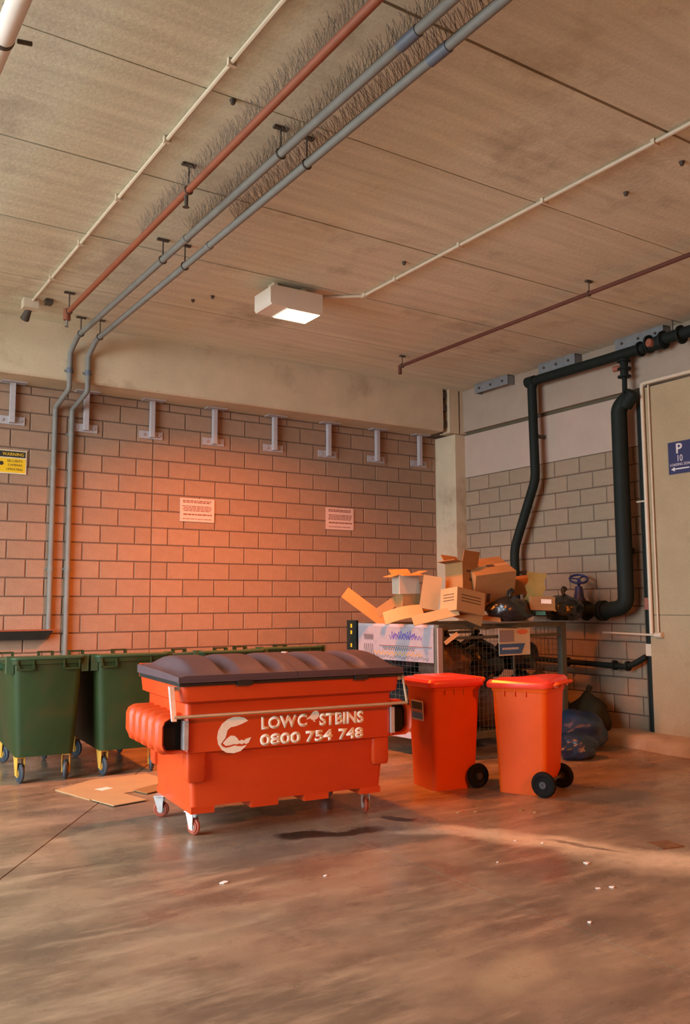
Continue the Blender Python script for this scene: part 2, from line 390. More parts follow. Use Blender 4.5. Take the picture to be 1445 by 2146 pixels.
# column in the corner with its head
b_ = nb(); box(b_, 7.87, XR+.1, YF, YB+.1, 0, ZB-.02); col = fin(b_, 'trim_2', M['beam'], kind='structure', bev=.012)
b_ = nb(); box(b_, 7.76, 7.93, YF-.015, YF+.2, ZB-.01, ZC+.02); fin(b_, 'column_head', M['beam'], col, bev=.01)
b_ = nb(); box(b_, 7.965, XR+.02, YF-.01, YF+.2, ZB-.01, ZC+.02); fin(b_, 'column_head', M['beam'], col, bev=.01)
for zz in (3.97, 4.2, 4.38): fin(bx(7.68, 7.75, YF+.03, YF+.14, zz, zz+.09), 'packer', M['hang'], col)
# right wall
wr = fin(bx(XR+.007, XR+.35, 6.26, YB+.3, -.1, 3.6), 'wall_right', M['mortar'], kind='structure')
for k in range(0, 16):
    z0 = .07+.2*k; z1 = z0+.2
    for a, b2 in spans(k, 6.73+.2-.4*20, 6.262, YF+.06):
        me = bmesh_for(b2-a, z1-z0, M['blockr'], 'r')
        link('block', me, None, wr, (XR+random.uniform(-.0015,.0015), (a+b2)/2, (z0+z1)/2), (0,0,R(-90)))
fin(bx(XR-.004, XR+.3, 6.262, YF+.1, 3.272, ZB-.03), 'painted_band', M['paint'], wr)
fin(bx(XR+.02, XR+.3, 6.262, YF+.1, ZB-.03, ZB+.02), 'ledge_joint', M['gap'], wr)
fin(bx(XR-.03, XR+.3, 7.72, YF+.1, ZB+.02, ZC+.03), 'upper_beam', M['paint2'], wr)
fin(bx(XR-.03, XR+.3, -9, 7.712, ZB+.02, ZC+.03), 'upper_beam', M['paint2'], wr)
fin(bx(XR+.3, XR+.4, 5.9, 6.5, 0, 4), 'recess_back', M['dark'], wr)
# concrete panels further forward on the right: three lifts with fine joints
pn = fin(bx(7.965, 8.35, -9, 6.11, -.1, 3.88), 'wall_right_front', M['gap'], kind='structure')
for ya, yb in ((3.11, 6.12), (.1, 3.1), (-2.91, .09), (-5.9, -2.92), (-9, -5.91)):
    for za, zb in ((0, 1.372), (1.378, 3.885)):
        fin(bx(7.95, 8.3, ya, yb, za, zb), 'wall_panel', M['panel'], pn, bev=.006)
# kerb at the foot of the right wall
b_ = nb()
n = 40
for i in range(n):
    pass
rows = []
for i in range(n+1):
    y = -9 + (7.25+9)*i/n; t = max(0, (y-6.2)/1.05); hh = .115*(1-t*t)+.004; wv = .03*math.sin(y*2.1)+.015*math.sin(y*5.3)
    xo = 7.52+wv+.35*max(0, t)**2
    rows.append([b_.verts.new(p) for p in ((xo, y, -.01), (xo+.03, y, hh*.55), (xo+.10, y, hh*.95), (xo+.2, y, hh), (8.06, y, hh+.005), (8.06, y, -.01))])
for a, c in zip(rows, rows[1:]):
    for k in range(5): b_.faces.new((a[k], a[k+1], c[k+1], c[k]))
b_.faces.new(rows[0]); b_.faces.new(rows[-1][::-1])
fin(b_, 'trim_3', M['kerb'], kind='structure', smooth=True)
fin(bx(-3.2, -2.9, 8.0, YB+.3, 0, 4.6), 'wall_left_shield', M['beam'], kind='structure')  # unseen pier added to shield the back wall from daylight
# rest of the car park, out of view: front wall piece, and left wall added to cut daylight
fin(bx(-6, 12, -9.2, -9, 0, 4.6), 'wall_front', M['beam'], kind='structure')
fin(bx(-3.2, -2.9, -9, 3.0, 0, 4.6), 'wall_left_shield', M['beam'], kind='structure')
fin(bx(-6, 8.2, YB+.3, YB+.5, 0, 4.6), 'wall_back_outer', M['beam'], kind='structure')

# ============================================================ PIPES AND CEILING SERVICES
def hanger(parent, x, y, zp, r, wide=.05, m=None):
    m = m or M['hang']; b_ = nb()
    box(b_, x-wide, x+wide, y-.016, y+.016, ZC-.018, ZC-.004)
    tube(b_, [(x, y, ZC-.01), (x, y, zp+r)], .006, 6)
    torus(b_, (x, y, zp), r+.004, .006, 'y', 16, 5)
    fin(b_, 'hanger', m, parent)
def spikes(x, y0, y1, z, label, lean):
    b_ = nb(); y = y0
    while y < y1:
        for s in (-1, 0, 1):
            a = lean+s*.35+random.uniform(-.12,.12); h = random.uniform(.085,.125); yy = y+random.uniform(-.012,.012)
            p = Vector((x, yy, z)); q = p+Vector((math.sin(a)*h, random.uniform(-.03,.03), math.cos(a)*h))
            tube(b_, [p, q], .0014, 3, caps=False)
        y += .028
    t = empty('bird_spikes', (0,0,0), label=label, cat='bird spikes', group=None)
    fin(b_, 'wires', M['spike'], t, kind='stuff')
    fin(bx(x-.012, x+.012, y0, y1, z-.006, z+.001), 'base_strip', M['spike'], t)
# white conduit on the ceiling, left
t = empty('ceiling_conduit', label='thin cream conduit on the ceiling left of the rust-red pipe', cat='conduit')
fin(tube(nb(), [(1.945, -9, ZC-.022), (1.945, 8.55, ZC-.022)], .014, 8), 'pipe', M['cream'], t, smooth=True)
for y in (3.1, 4.1, 5.05, 6.0, 6.95, 7.85): fin(bx(1.92, 1.97, y-.012, y+.012, ZC-.045, ZC-.002), 'clip', M['cream'], t)
t = empty('ceiling_junction_fitting', label='small pale fitting with dark nozzle at the end of the left ceiling conduit', cat='junction box')
fin(bx(1.86, 2.0, 8.55, 8.68, ZC-.10, ZC-.003), 'housing', M['cream'], t, bev=.012)
fin(tube(nb(), [(1.93, 8.66, ZC-.09), (1.91, 8.74, ZC-.17)], [.03, .045], 12), 'nozzle', M['hang'], t, smooth=True)
fin(bx(2.05, 2.12, 8.48, 8.56, ZC-.05, ZC-.003), 'stub', M['hang'], t)
# red pipe
t = empty('sprinkler_pipe', label='rust-red sprinkler pipe hung above and left of the two grey pipes', cat='pipe', group=None)
fin(tube(nb(), [(2.2, -9, 4.32), (2.2, 8.27, 4.32)], .024, 14), 'pipe', M['redpipe'], t, smooth=True)
fin(tube(nb(), [(2.2, 8.27, 4.36), (2.2, 8.27, 4.25)], .034, 14), 'elbow', M['redpipe'], t, smooth=True)
fin(tube(nb(), [(2.2, 8.27, 4.26), (2.2, 8.27, 4.19), (2.2, 8.27, 4.185)], [.012, .010, .022], 8), 'sprinkler_head', M['galv'], t)
fin(tube(nb(), [(2.2, 5.34, 4.32), (2.2, 5.34, 4.22), (2.2, 5.34, 4.215)], [.016, .014, .026], 8), 'sprinkler_head', M['hang'], t)
for y in (-.5, 2.3, 5.30, 8.20): hanger(t, 2.2, y, 4.32, .024)
spikes(2.2, 2.6, 6.2, 4.348, 'row of thin bird spikes along the rust-red ceiling pipe', -.25)
# two grey pipes
for x, xw, z, lab, nm, ys in ((2.505, 2.462, 4.33, 'left of the two grey pipes running along the ceiling and down the block wall', 'grey_pipe', (1.4, 4.555, 6.557, 8.86)),
                        (2.70, 2.645, 4.32, 'right of the two grey pipes running along the ceiling and down the block wall', 'grey_pipe', (1.4, 4.562, 6.562, 8.84))):
    t = empty(nm, label=lab, cat='pipe')
    zb_ = 1.24 if xw < 2.5 else .95
    fin(tube(nb(), [(x, -9, z), (x, 8.97, z), (x-.02, 9.165, z-.13), (x-.02, 9.165, 3.80), (xw, 9.605, 3.68), (xw, 9.605, zb_)], .028, 14, bend=.045), 'pipe', M['galv'], t, smooth=True)
    for y in ys: hanger(t, x, y, z, .028)
    for p, q in (((x, 3.15, z), (x, 3.30, z)), ((x, 6.05, z), (x, 6.10, z))): fin(tube(nb(), [p, q], .033, 14), 'collar', M['collar'] if p[1] < 4 else M['galv'], t, smooth=True)
    for zz in (4.0, 3.0+.4*(xw > 2.5), 1.9):
        yy = 9.165 if zz > 3.9 else 9.605; xx = x-.02 if zz > 3.9 else xw
        fin(tube(nb(), [(xx, yy, zz-.03), (xx, yy, zz+.03)], .033, 14), 'collar', M['galv'] if zz < 3.9 else M['collar'], t, smooth=True)
        fin(bx(xx-.05, xx+.05, yy+.022, yy+.038, zz-.012, zz+.012), 'clip', M['galv'], t)
spikes(2.505, 2.4, 6.0, 4.361, 'row of bird spikes along the left grey ceiling pipe', -.2)
spikes(2.70, 2.4, 5.6, 4.351, 'row of bird spikes along the right grey ceiling pipe', -.5)
# wall channel at low left into which the left grey pipe drops
t = empty('wall_channel', label='dark horizontal channel low on the block wall, below the left grey pipe', cat='channel')
b_ = nb(); prism(b_, [(.6, 1.145), (2.41, 1.145), (2.50, 1.235), (.6, 1.235)], 9.555, YB-.003, 'xz'); fin(b_, 'channel', M['black'], t)
fin(bx(.6, 2.52, 9.55, YB-.004, 1.236, 1.25), 'top_flange', M['redpipe'], t)
# big white pipe top left
t = empty('drain_pipe', label='thick white drain pipe crossing the top left corner of the ceiling', cat='pipe')
fin(tube(nb(), [(.83, -9, 4.32), (.79, 5.2, 4.32), (.79, 9.1, 4.32)], .052, 18), 'pipe', M['white'], t, smooth=True)
fin(tube(nb(), [(.79, 4.30, 4.32), (.79, 4.325, 4.32)], .058, 18), 'strap', M['hang'], t, smooth=True)
b_ = nb(); tube(b_, [(.86, 4.31, 4.33), (.93, 4.31, 4.34)], .012, 8); tube(b_, [(.79, 4.31, 4.37), (.79, 4.31, ZC-.004)], .006, 6); fin(b_, 'strap_bolt', M['hang'], t)
# right cream conduit to the lamp
t = empty('lamp_conduit', label='cream conduit on the ceiling running from the right edge to the lamp', cat='conduit')
fin(tube(nb(), [(4.64, -9, ZC-.020), (4.62, 6.72, ZC-.020), (4.10, 7.15, ZC-.022)], .015, 8), 'pipe', M['cream'], t, smooth=True)
for y in (2.0, 3.37, 4.35, 5.3, 6.2): fin(bx(4.60, 4.66, y-.014, y+.014, ZC-.042, ZC-.002), 'clip', M['cream'], t)
fin(bx(4.60, 4.64, 6.68, 6.74, ZC-.042, ZC-.002), 'elbow', M['cream'], t)
# right red pipe
t = empty('sprinkler_pipe', label='dark red sprinkler pipe on the right part of the ceiling, ending before the beam', cat='pipe')
fin(tube(nb(), [(6.2, -9, 4.385), (6.2, 8.25, 4.385)], .020, 12), 'pipe', M['redpipe2'], t, smooth=True)
fin(tube(nb(), [(6.2, 8.25, 4.40), (6.2, 8.25, 4.29)], .022, 12), 'drop', M['redpipe2'], t, smooth=True)
for y in (2.0, 5.3, 8.2): hanger(t, 6.2, y, 4.385, .020, .04)
# anchors stubs in ceiling
for x, y in ((5.05, 4.05), (5.05, 3.45), (4.52, 6.15), (3.52, 7.6), (3.45, 7.95), (6.5, 6.9)):
    pass

# ---- lamp fittings
def lamp(x, y, z, name_label, vis, tilt=18):
    t = empty('ceiling_floodlight', (x, y, 0), label=name_label, cat='ceiling light')
    b_ = nb(); prism(b_, [(-.28, z+.02), (-.265, z), (.28, z), (.28, z+.19), (-.24, z+.19), (-.28, z+.165)], -.16, .16, 'xz')
    fin(b_, 'housing', M['lampbox'], t, bev=.006)
    fin(bx(-.10, .268, -.15, .15, z-.008, z+.004), 'glass_frame', M['lampbox'], t, bev=.003)
    fin(bx(-.09, .258, -.14, .14, z-.012, z-.003), 'glass', M['glow'], t)
    fin(bx(-.19, -.15, -.06, .06, z+.19, ZC-.005), 'bracket', M['cream'], t)
    fin(bx(.12, .16, -.06, .06, z+.19, ZC-.005), 'bracket', M['cream'], t)
    fin(bx(.12, .19, .15, .24, z+.15, ZC-.03), 'cable_box', M['cream'], t, bev=.008)
    l = bpy.data.lights.new('floodlight', 'AREA'); l.shape = 'RECTANGLE'; l.size = .34; l.size_y = .27; l.energy = LAMP_W*vis; l.color = LAMP_COL; l.spread = R(118)
    o = bpy.data.objects.new('lamp_light', l); COL.objects.link(o); o.parent = t; o.location = (.085, 0, z-.03); o.rotation_euler = (R(tilt), R(-5), 0)
lamp(3.92, 6.96, 4.25, 'cream box floodlight with glowing glass on the ceiling', 1)
lamp(4.9, -2.4, 4.25, 'cream box floodlight on the ceiling behind the viewpoint', 1.5, 36)

# ============================================================ WALL FITTINGS
strut_x = [2.005, 2.80, 3.575, 4.372, 5.205, 6.02, 6.81, 7.55]
desc = ['at the left edge of the photo, left of the grey pipes', 'just right of the two grey pipes', 'second to the right of the grey pipes', 'third to the right of the grey pipes',
        'in the middle of the beam, fourth from the grey pipes', 'above the right white notice', 'second from the corner column', 'nearest the corner column']
for i, x in enumerate(strut_x):
    t = empty('beam_bracket', (x, YB, 0), label='galvanised beam bracket '+desc[i], cat='bracket')
    fin(bx(-.13, .13, -.14, -.01, ZB-.012, ZB-.001), 'top_plate', M['steel'], t)
    fin(bx(-.025, .025, -.075, -.015, 3.46, ZB-.012), 'strut', M['steel'], t, bev=.004)
    fin(bx(-.14, .14, -.018, -.003, 3.445, 3.535), 'foot_plate', M['steel'], t, bev=.003)
    for s in (-.095, .095): fin(disc(nb(), (s, -.018, 3.49), .014, -.016, .0, 'y', 6), 'bolt', M['steel'], t)
# notices
def notice(x0, x1, z0, z1, label, seed):
    rnd = random.Random(seed); t = empty('wall_notice', (x0, YB-.006, z0), label=label, cat='sign')
    W_, H_ = x1-x0, z1-z0; fin(bx(0, W_, -.006, 0, 0, H_), 'board', M['signw'], t)
    for zz, hh in ((.90,.045),(.83,.045),(.665,.035),(.60,.035),(.535,.035),(.47,.035),(.31,.06),(.12,.03)):
        u = .06+rnd.random()*.05; end = .94-rnd.random()*.06; b_ = nb()
        while u < end:
            l = min(rnd.uniform(.05,.13), end-u); box(b_, u*W_, (u+l)*W_, -.0075, -.0055, (zz-hh/2)*H_, (zz+hh/2)*H_); u += l+.018
        fin(b_, 'printed_line', M['signtext'], t)
notice(3.953, 4.396, 2.495, 2.775, 'white printed notice on the block wall in the orange glow, the left one', 3)
notice(5.995, 6.433, 2.49, 2.78, 'white printed notice on the block wall nearer the corner column', 5)
# yellow warning sign
t = empty('warning_sign', (1.66, YB-.006, 2.912), label='yellow and black warning sign on the block wall at the left edge', cat='sign')
fin(bx(0, .52, -.007, 0, 0, .255), 'board', M['signedge'], t)
fin(bx(.012, .508, -.009, -.007, .012, .165), 'yellow_field', M['signy'], t)
fin(bx(.012, .508, -.009, -.007, .178, .243), 'black_header', M['signk'], t)
F = fr((0, -.009, 0), (1,0,0), (0,0,1))
text('heading', 'WARNING', M['signy'], t, (.27, .49, .193, .228), F, bold=.01)
for s, r_ in (('SECURITY', (.32,.48,.125,.150)), ('CAMERAS', (.33,.475,.083,.106)), ('OPERATING', (.31,.48,.035,.060))): text('wording', s, M['signk'], t, r_, F)
b_ = nb(); fbox(b_, F, .12, .24, .085, .13, 0, .0015); disc(b_, (.262, -.0100, .107), .022, -.001, .0, 'y', 12); fbox(b_, F, .15, .17, .04, .085, 0, .0015)
fin(b_, 'camera_symbol', M['signk'], t)
# blue parking sign (faces -x, on the right panel)
t = empty('parking_sign', (7.944, 5.79, 2.87), label='blue loading zone parking sign on the plastered panel at the right edge', cat='sign')
F = fr((0, 0, 0), (0,-1,0), (0,0,1))
b_ = nb(); fbox(b_, F, 0, .30, 0, .345, 0, .006); fin(b_, 'board', M['signb'], t)
F2 = fr((-.006, 0, 0), (0,-1,0), (0,0,1))
text('letter', 'P', M['signbw'], t, (.10, .175, .215, .325), F2, bold=.02)
text('time_limit', '10', M['signbw'], t, (.115, .175, .130, .200), F2)
text('wording', 'LOADING ZONE', M['signbw'], t, (.02, .28, .085, .112), F2)
b_ = nb()
for u0, u1, v0, v1 in ((.07,.25,.045,.058),): fbox(b_, F2, u0, u1, v0, v1, 0, .0015)
vs = [b_.verts.new(F2 @ Vector(p)) for p in ((.03,.051,.0015),(.075,.075,.0015),(.075,.027,.0015))]; b_.faces.new(vs)
fin(b_, 'arrow', M['signbw'], t)

# steel plates where the right wall meets the ceiling
for y0, y1, lab in ((8.15, 8.80, 'farthest of three, next to the corner column'), (7.0, 7.6, 'middle of three, above the black pipe'), (5.75, 6.4, 'nearest of three, above the pipe flanges')):
    t = empty('ceiling_angle_plate', (7.95, y0, 0), label='grey steel ceiling plate, '+lab, cat='bracket')
    b_ = nb(); prism(b_, [(-.06, ZC-.13), (-.05, ZC-.13), (-.05, ZC-.012), (.06, ZC-.012), (.06, ZC-.003), (-.06, ZC-.003)], 0, y1-y0, 'xz'); fin(b_, 'angle', M['plate'], t)
    for yy in (.0, y1-y0-.02): fin(bx(-.055, .06, yy, yy+.02, ZC-.125, ZC-.005), 'end_plate', M['plate'], t)
    for k in range(3): fin(disc(nb(), (-.06, .1+k*(y1-y0-.2)/2, ZC-.07), .016, -.016, 0, 'x', 6), 'bolt', M['hang'], t)
# black pipework on the right
def flange(parent, c, r, axis, th=.022, m=None):
    fin(disc(nb(), c, r, -th/2, th/2, axis, 18), 'flange', m or M['black'], parent, smooth=True)
t = empty('black_pipe', label='black iron pipe under the ceiling edge that kinks down the right wall', cat='pipe')
XP = 7.85
fin(tube(nb(), [(XP, 5.95, 4.30), (XP, 7.68, 4.30), (XP, 7.66, 3.05), (XP, 8.06, 2.2), (XP, 8.06, 1.30)], .058, 18, bend=.10), 'pipe', M['black'], t, smooth=True)
fin(tube(nb(), [(XP, 7.62, 4.30), (XP, 7.76, 4.30)], .068, 18), 'elbow_collar', M['black'], t, smooth=True)
for z, y in ((3.6, 7.665), (1.9, 8.06)): fin(bx(XP+.04, XR-.003, y-.02, y+.02, z-.02, z+.02), 'wall_clip', M['hang'], t)
for y in (6.02,): flange(t, (XP, y, 4.30), .085, 'y')
t = empty('fire_main_pipe', label='black fire main at the top right with paired flanges and a red brown cap', cat='pipe')
fin(tube(nb(), [(XP, -9, 4.335), (XP, 5.78, 4.335)], .062, 18), 'pipe', M['black'], t, smooth=True)
fin(tube(nb(), [(XP, 5.70, 4.32), (XP, 5.93, 4.305)], .075, 18), 'coupling', M['black'], t, smooth=True)
for y in (5.5, 5.72, 5.9): flange(t, (XP, y, 4.325), .10, 'y')
fin(tube(nb(), [(XP, 5.82, 4.31), (XP-.10, 5.84, 4.31)], .045, 14), 'cap', M['redcap'], t, smooth=True)
for y in (5.6, 3.5, 1.2): fin(tube(nb(), [(XP, y, 4.36), (XP, y, ZC-.002)], .007, 6), 'hanger_rod', M['hang'], t)
t = empty('riser_valve', label='small black flanged valve hanging under the black pipe at top right', cat='valve')
fin(tube(nb(), [(XP, 6.25, 4.245), (XP, 6.25, 4.05)], .045, 14), 'body', M['black'], t, smooth=True)
for z in (4.22, 4.13, 4.04): flange(t, (XP, 6.25, z), .075, 'z', .018)
fin(tube(nb(), [(XP, 6.27, 4.15), (XP-.02, 6.38, 4.15)], .033, 12), 'cap', M['redcap'], t, smooth=True)
fin(tube(nb(), [(XP, 6.25, 4.04), (XP-.02, 6.24, 3.74)], .028, 12), 'neck', M['black'], t, smooth=True)
t = empty('black_riser', label='thick black riser pipe on the block wall next to the plastered panel', cat='pipe')
XQ = 7.83
fin(tube(nb(), [(XQ+.02, 6.19, 3.80), (XQ, 6.33, 3.70), (XQ, 6.33, 1.46), (XQ, 6.62, 1.42)], .088, 22, bend=.14), 'pipe', M['black'], t, smooth=True)
fin(tube(nb(), [(XQ, 6.24, 3.70), (XQ, 6.12, 3.83)], .078, 18), 'top_elbow', M['black'], t, smooth=True)
fin(bx(XQ+.06, XR-.003, 6.37, 6.46, 2.05, 2.12), 'wall_clip', M['hang'], t)
fin(tube(nb(), [(XQ, 6.6, 1.42), (XQ, 7.9, 1.42)], .07, 18), 'run', M['black'], t, smooth=True)
for y in (6.64, 6.68, 6.9, 7.12): flange(t, (XQ, y, 1.42), .115, 'y')
t = empty('gap_shade_pipe', label='slim black pipe standing in for the dark of the gap beside the cream conduit', cat='pipe')  # black pipe added where there is only a dark gap
fin(tube(nb(), [(8.03, 6.175, .0), (8.03, 6.175, 3.7)], .05, 14), 'pipe', M['black'], t, smooth=True)
fin(bx(7.97, 8.0, 6.14, 6.2, 1.43, 1.56), 'red_tag', M['redcap'], t); fin(bx(7.975, 8.0, 6.14, 6.21, .93, 1.06), 'pale_tag', M['cream'], t, bev=.01)
t = empty('panel_edge_conduit', label='cream conduit running down the edge of the plastered panel', cat='conduit')
fin(tube(nb(), [(7.925, -9, 3.93), (7.925, 6.085, 3.93), (7.925, 6.085, 1.17)], .022, 10, bend=.03), 'pipe', M['cream'], t, smooth=True)
fin(tube(nb(), [(7.925, 5.95, 1.16), (7.925, 6.04, 1.16)], .03, 10), 'elbow', M['cream'], t, smooth=True)
fin(tube(nb(), [(7.925, 6.0, 1.17), (7.925, 6.0, 3.9)], .008, 8), 'thin_cable', M['cream'], t, smooth=True)
fin(tube(nb(), [(7.925, 6.05, 1.16), (7.96, 6.78, 1.17)], .012, 8), 'branch', M['cream'], t, smooth=True)
fin(tube(nb(), [(7.925, 6.09, 2.62), (7.94, 6.22, 2.62)], .01, 8), 'spur', M['cream'], t, smooth=True)
# low black pipe
t = empty('low_wall_pipe', label='thin black pipe low on the right wall behind the cage trolley', cat='pipe')
fin(tube(nb(), [(7.93, 9.0, .84), (7.93, 6.45, .80), (7.93, 6.33, .84), (7.96, 6.2, .92)], .032, 12, bend=.05), 'pipe', M['black'], t, smooth=True)
for y in (6.42, 6.6, 7.3): flange(t, (7.93, y, .81), .055, 'y', .03)
# blue valve
t = empty('gate_valve', (XQ, 7.0, 0), label='blue gate valve with oval handwheel on the black wall pipe', cat='valve')
fin(loft(nb(), [rring(-q,q,-q,q,q*.7,z) for z, q in ((1.36,.075),(1.42,.085),(1.50,.078),(1.57,.055),(1.64,.042),(1.70,.036))]), 'body', M['blue'], t, smooth=True)
fin(disc(nb(), (0,0,1.545), .075, -.01, .01, 'z'), 'bonnet_flange', M['blue'], t, smooth=True)
for q in (-1, 1): fin(disc(nb(), (0, q*.12, 1.42), .105, -.012, .012, 'y'), 'flange', M['black'], t, smooth=True)
fin(tube(nb(), [(0,0,1.68), (-.02,-.02,1.79)], .018, 10), 'stem', M['blue'], t, smooth=True)
b_ = nb(); torus(b_, (0,0,0), .10, .014, 'z', 24, 8)
for k in range(3): a = k*2*PI/3; tube(b_, [(0,0,0), (math.cos(a)*.10, math.sin(a)*.10, 0)], .010, 6)
hw = fin(b_, 'handwheel', M['blue'], t, smooth=True, loc=(-.02,-.02,1.785)); hw.rotation_euler = (R(22), R(-22), 0)

# ============================================================ DUMPSTER
DA = R(-5.3)
D = empty('dumpster', (2.313, 5.372, 0), DA, label='large red four-wheeled dumpster with cream lettering and a brown grey humped lid', cat='dumpster')
D.scale = (1.03, 1, 1)
b_ = nb()
W0 = .80
loft(b_, [rring(.0, 1.37, .0, W0, .035, .198), rring(-.012, 1.385, -.012, W0+.01, .035, .36), rring(-.022, 1.40, -.02, W0+.02, .035, .535),
          rring(-.062, 1.435, -.062, W0+.05, .04, .555), rring(-.062, 1.435, -.062, W0+.05, .04, .865), rring(-.105, 1.465, -.112, W0+.09, .05, .885),
          rring(-.115, 1.475, -.120, W0+.10, .05, .985), rring(-.085, 1.445, -.09, W0+.07, .04, .985), rring(-.045, 1.415, -.045, W0+.03, .04, .87), rring(-.04, 1.41, -.04, W0+.02, .04, .60), rring(0.03, 1.34, .03, W0-.03, .04, .24)], True, True)
fin(b_, 'body', M['red'], D, smooth=True)
fin(bx(-.115, 1.475, W0+.06, W0+.11, .98, 1.075), 'rear_rim', M['red'], D, bev=.008)
for i, (a, c) in enumerate(((0,.155), (.403,.594), (.783,.965), (1.211,1.37))):
    b_ = nb(); box(b_, a, c, 0, W0, .155, .2); fin(b_, 'foot_rail', M['red'], D, bev=.006)
# corner buttresses with their low step
for x0, x1 in ((-.045, .085), (1.29, 1.42)):
    for y0, y1 in ((-.045, .06), (W0-.06, W0+.045)):
        b_ = nb(); loft(b_, [rring(x0+.012, x1, y0+.012, y1, .02, .36), rring(x0, x1+.0, y0, y1, .02, .39), rring(x0, x1, y0, y1, .02, .552)]); fin(b_, 'corner_buttress', M['red'], D, smooth=True)
# fork pockets
for side in (0, 1):
    def X(v): return v if side == 0 else 1.373-v
    prof = [(-.05,.785), (-.165,.785), (-.20,.765), (-.215,.73), (-.215,.615), (-.20,.58), (-.165,.56), (-.05,.56)]
    inn = [(-.068,.772), (-.160,.772), (-.188,.758), (-.201,.727), (-.201,.618), (-.188,.587), (-.160,.573), (-.068,.573)]
    b_ = nb(); rings = []
    for y, P in ((-.03, inn), (-.055, inn), (-.075, prof), (W0+.06, prof)): rings.append([Vector((X(a), y, c)) for a, c in P])
    rings = [[Vector((X(a)*.999, .30, c)) for a, c in inn]] + rings[1:]
    loft(b_, rings, True, True); pk = fin(b_, 'fork_pocket', M['red'], D, smooth=True)
    b_ = nb(); loft(b_, [[Vector((X(a), y, c)) for a, c in inn] for y in (.0, .28)]); fin(b_, 'shade_fill', M['dark'], pk)  # black plug paints the shade inside the pocket
    fin(bx(min(X(-.075), X(-.048)), max(X(-.075), X(-.048)), -.079, .1, .578, .762), 'wear_plate', M['zinc'], pk, label='bare metal wear plate')
    for k in range(5):
        y = .03+k*.165; b_ = nb()
        pr = [(a-(.016 if a < -.1 else 0), c+(.016 if c > .7 else (-.016 if c < .6 else 0))) for a, c in prof]
        rr = [[Vector((X(a), yy, c)) for a, c in P] for yy, P in ((y-.018, prof), (y, pr), (y+.055, pr), (y+.073, prof))]
        loft(b_, rr); fin(b_, 'rib', M['red'], pk, smooth=True)
    for k in range(4): fin(bx(min(X(-.219), X(-.21)), max(X(-.219), X(-.21)), .125+k*.165, .155+k*.165, .655, .685), 'drain_hole', M['tyre'], pk)
# lid
def lidz(x, y, x0, x1, y0, y1):
    t = (y-y0)/(y1-y0); ph = ((x-x0)/(x1-x0)*5) % 1.0
    h = min(1, max(0, (ph-.04)/.27)) * min(1, max(0, (.99-ph)/.14)); h = h*h*(3-2*h)
    arch = math.sin(PI*min(1, max(0, t)))**.75 if 0 < t < 1 else 0
    return 1.052+.022*t + arch*(.006+.082*h)
for q, (xa, xb) in enumerate(((-.135, .671), (.675, 1.487))):
    b_ = nb(); nx, ny = 62, 18; ya, yb = -.14, W0+.085; gx0, gx1, gy0, gy1 = -.105, 1.457, -.105, W0+.05
    top = [[b_.verts.new((xa+(xb-xa)*i/nx, ya+(yb-ya)*j/ny, 0)) for i in range(nx+1)] for j in range(ny+1)]
    for row in top:
        for v in row: v.co.z = lidz(min(max(v.co.x, gx0+.001), gx1-.001), v.co.y, gx0, gx1, gy0, gy1) - (.006 if (v.co.x < gx0 or v.co.x > gx1) else 0)
    for j in range(ny):
        for i in range(nx): b_.faces.new((top[j][i], top[j][i+1], top[j+1][i+1], top[j+1][i]))
    rim = top[0] + [top[j][nx] for j in range(1, ny+1)] + top[ny][:-1][::-1] + [top[j][0] for j in range(ny-1, 0, -1)]
    low = [b_.verts.new((v.co.x, v.co.y, 1.012)) for v in rim]; n = len(rim)
    for k in range(n): b_.faces.new((rim[k], rim[(k+1)%n], low[(k+1)%n], low[k]))
    low2 = [b_.verts.new((v.co.x*.98+.02*(xa+xb)/2, v.co.y*.96+.04*.3, 1.012)) for v in rim]
    for k in range(n): b_.faces.new((low[k], low[(k+1)%n], low2[(k+1)%n], low2[k]))
    fin(b_, 'lid', M['lid'], D, smooth=True)
    b_ = nb(); box(b_, xa-.0, xb, -.150, -.11, 1.008, 1.018); fin(b_, 'lid_lip', M['lid'], D, bev=.003)
fin(bx(-.125, 1.48, -.132, W0+.06, .984, 1.0085), 'gasket', M['gasket'], D)
for x in (.25, 1.1): fin(bx(x, x+.1, -.15, -.118, .975, 1.012), 'lid_catch', M['gasket'], D, bev=.004)
# lid bar with its two arms
b_ = nb(); tube(b_, [(-.165, -.155, .797), (1.505, -.155, .797)], .0105, 10); fin(b_, 'lid_bar', M['bar'], D, smooth=True)
for x, z0, z1 in ((-.165, .785, .985), (1.505, .785, .985)):
    b_ = nb(); prism(b_, [(-.168, z0-.01), (-.140, z0-.01), (-.06, z1), (-.10, z1)], x-.014, x+.014, 'yz') if x < 0 else tube(b_, [(x, -.155, z0+.01), (x, -.10, z1)], .008, 8)
    fin(b_, 'bar_arm', M['zinc'] if x < 0 else M['bar'], D)
    s = 1 if x < 0 else -1
    fin(bx(min(x, x+s*.055), max(x, x+s*.055), -.088, -.064, .955, .98), 'arm_pivot', M['zinc'], D)
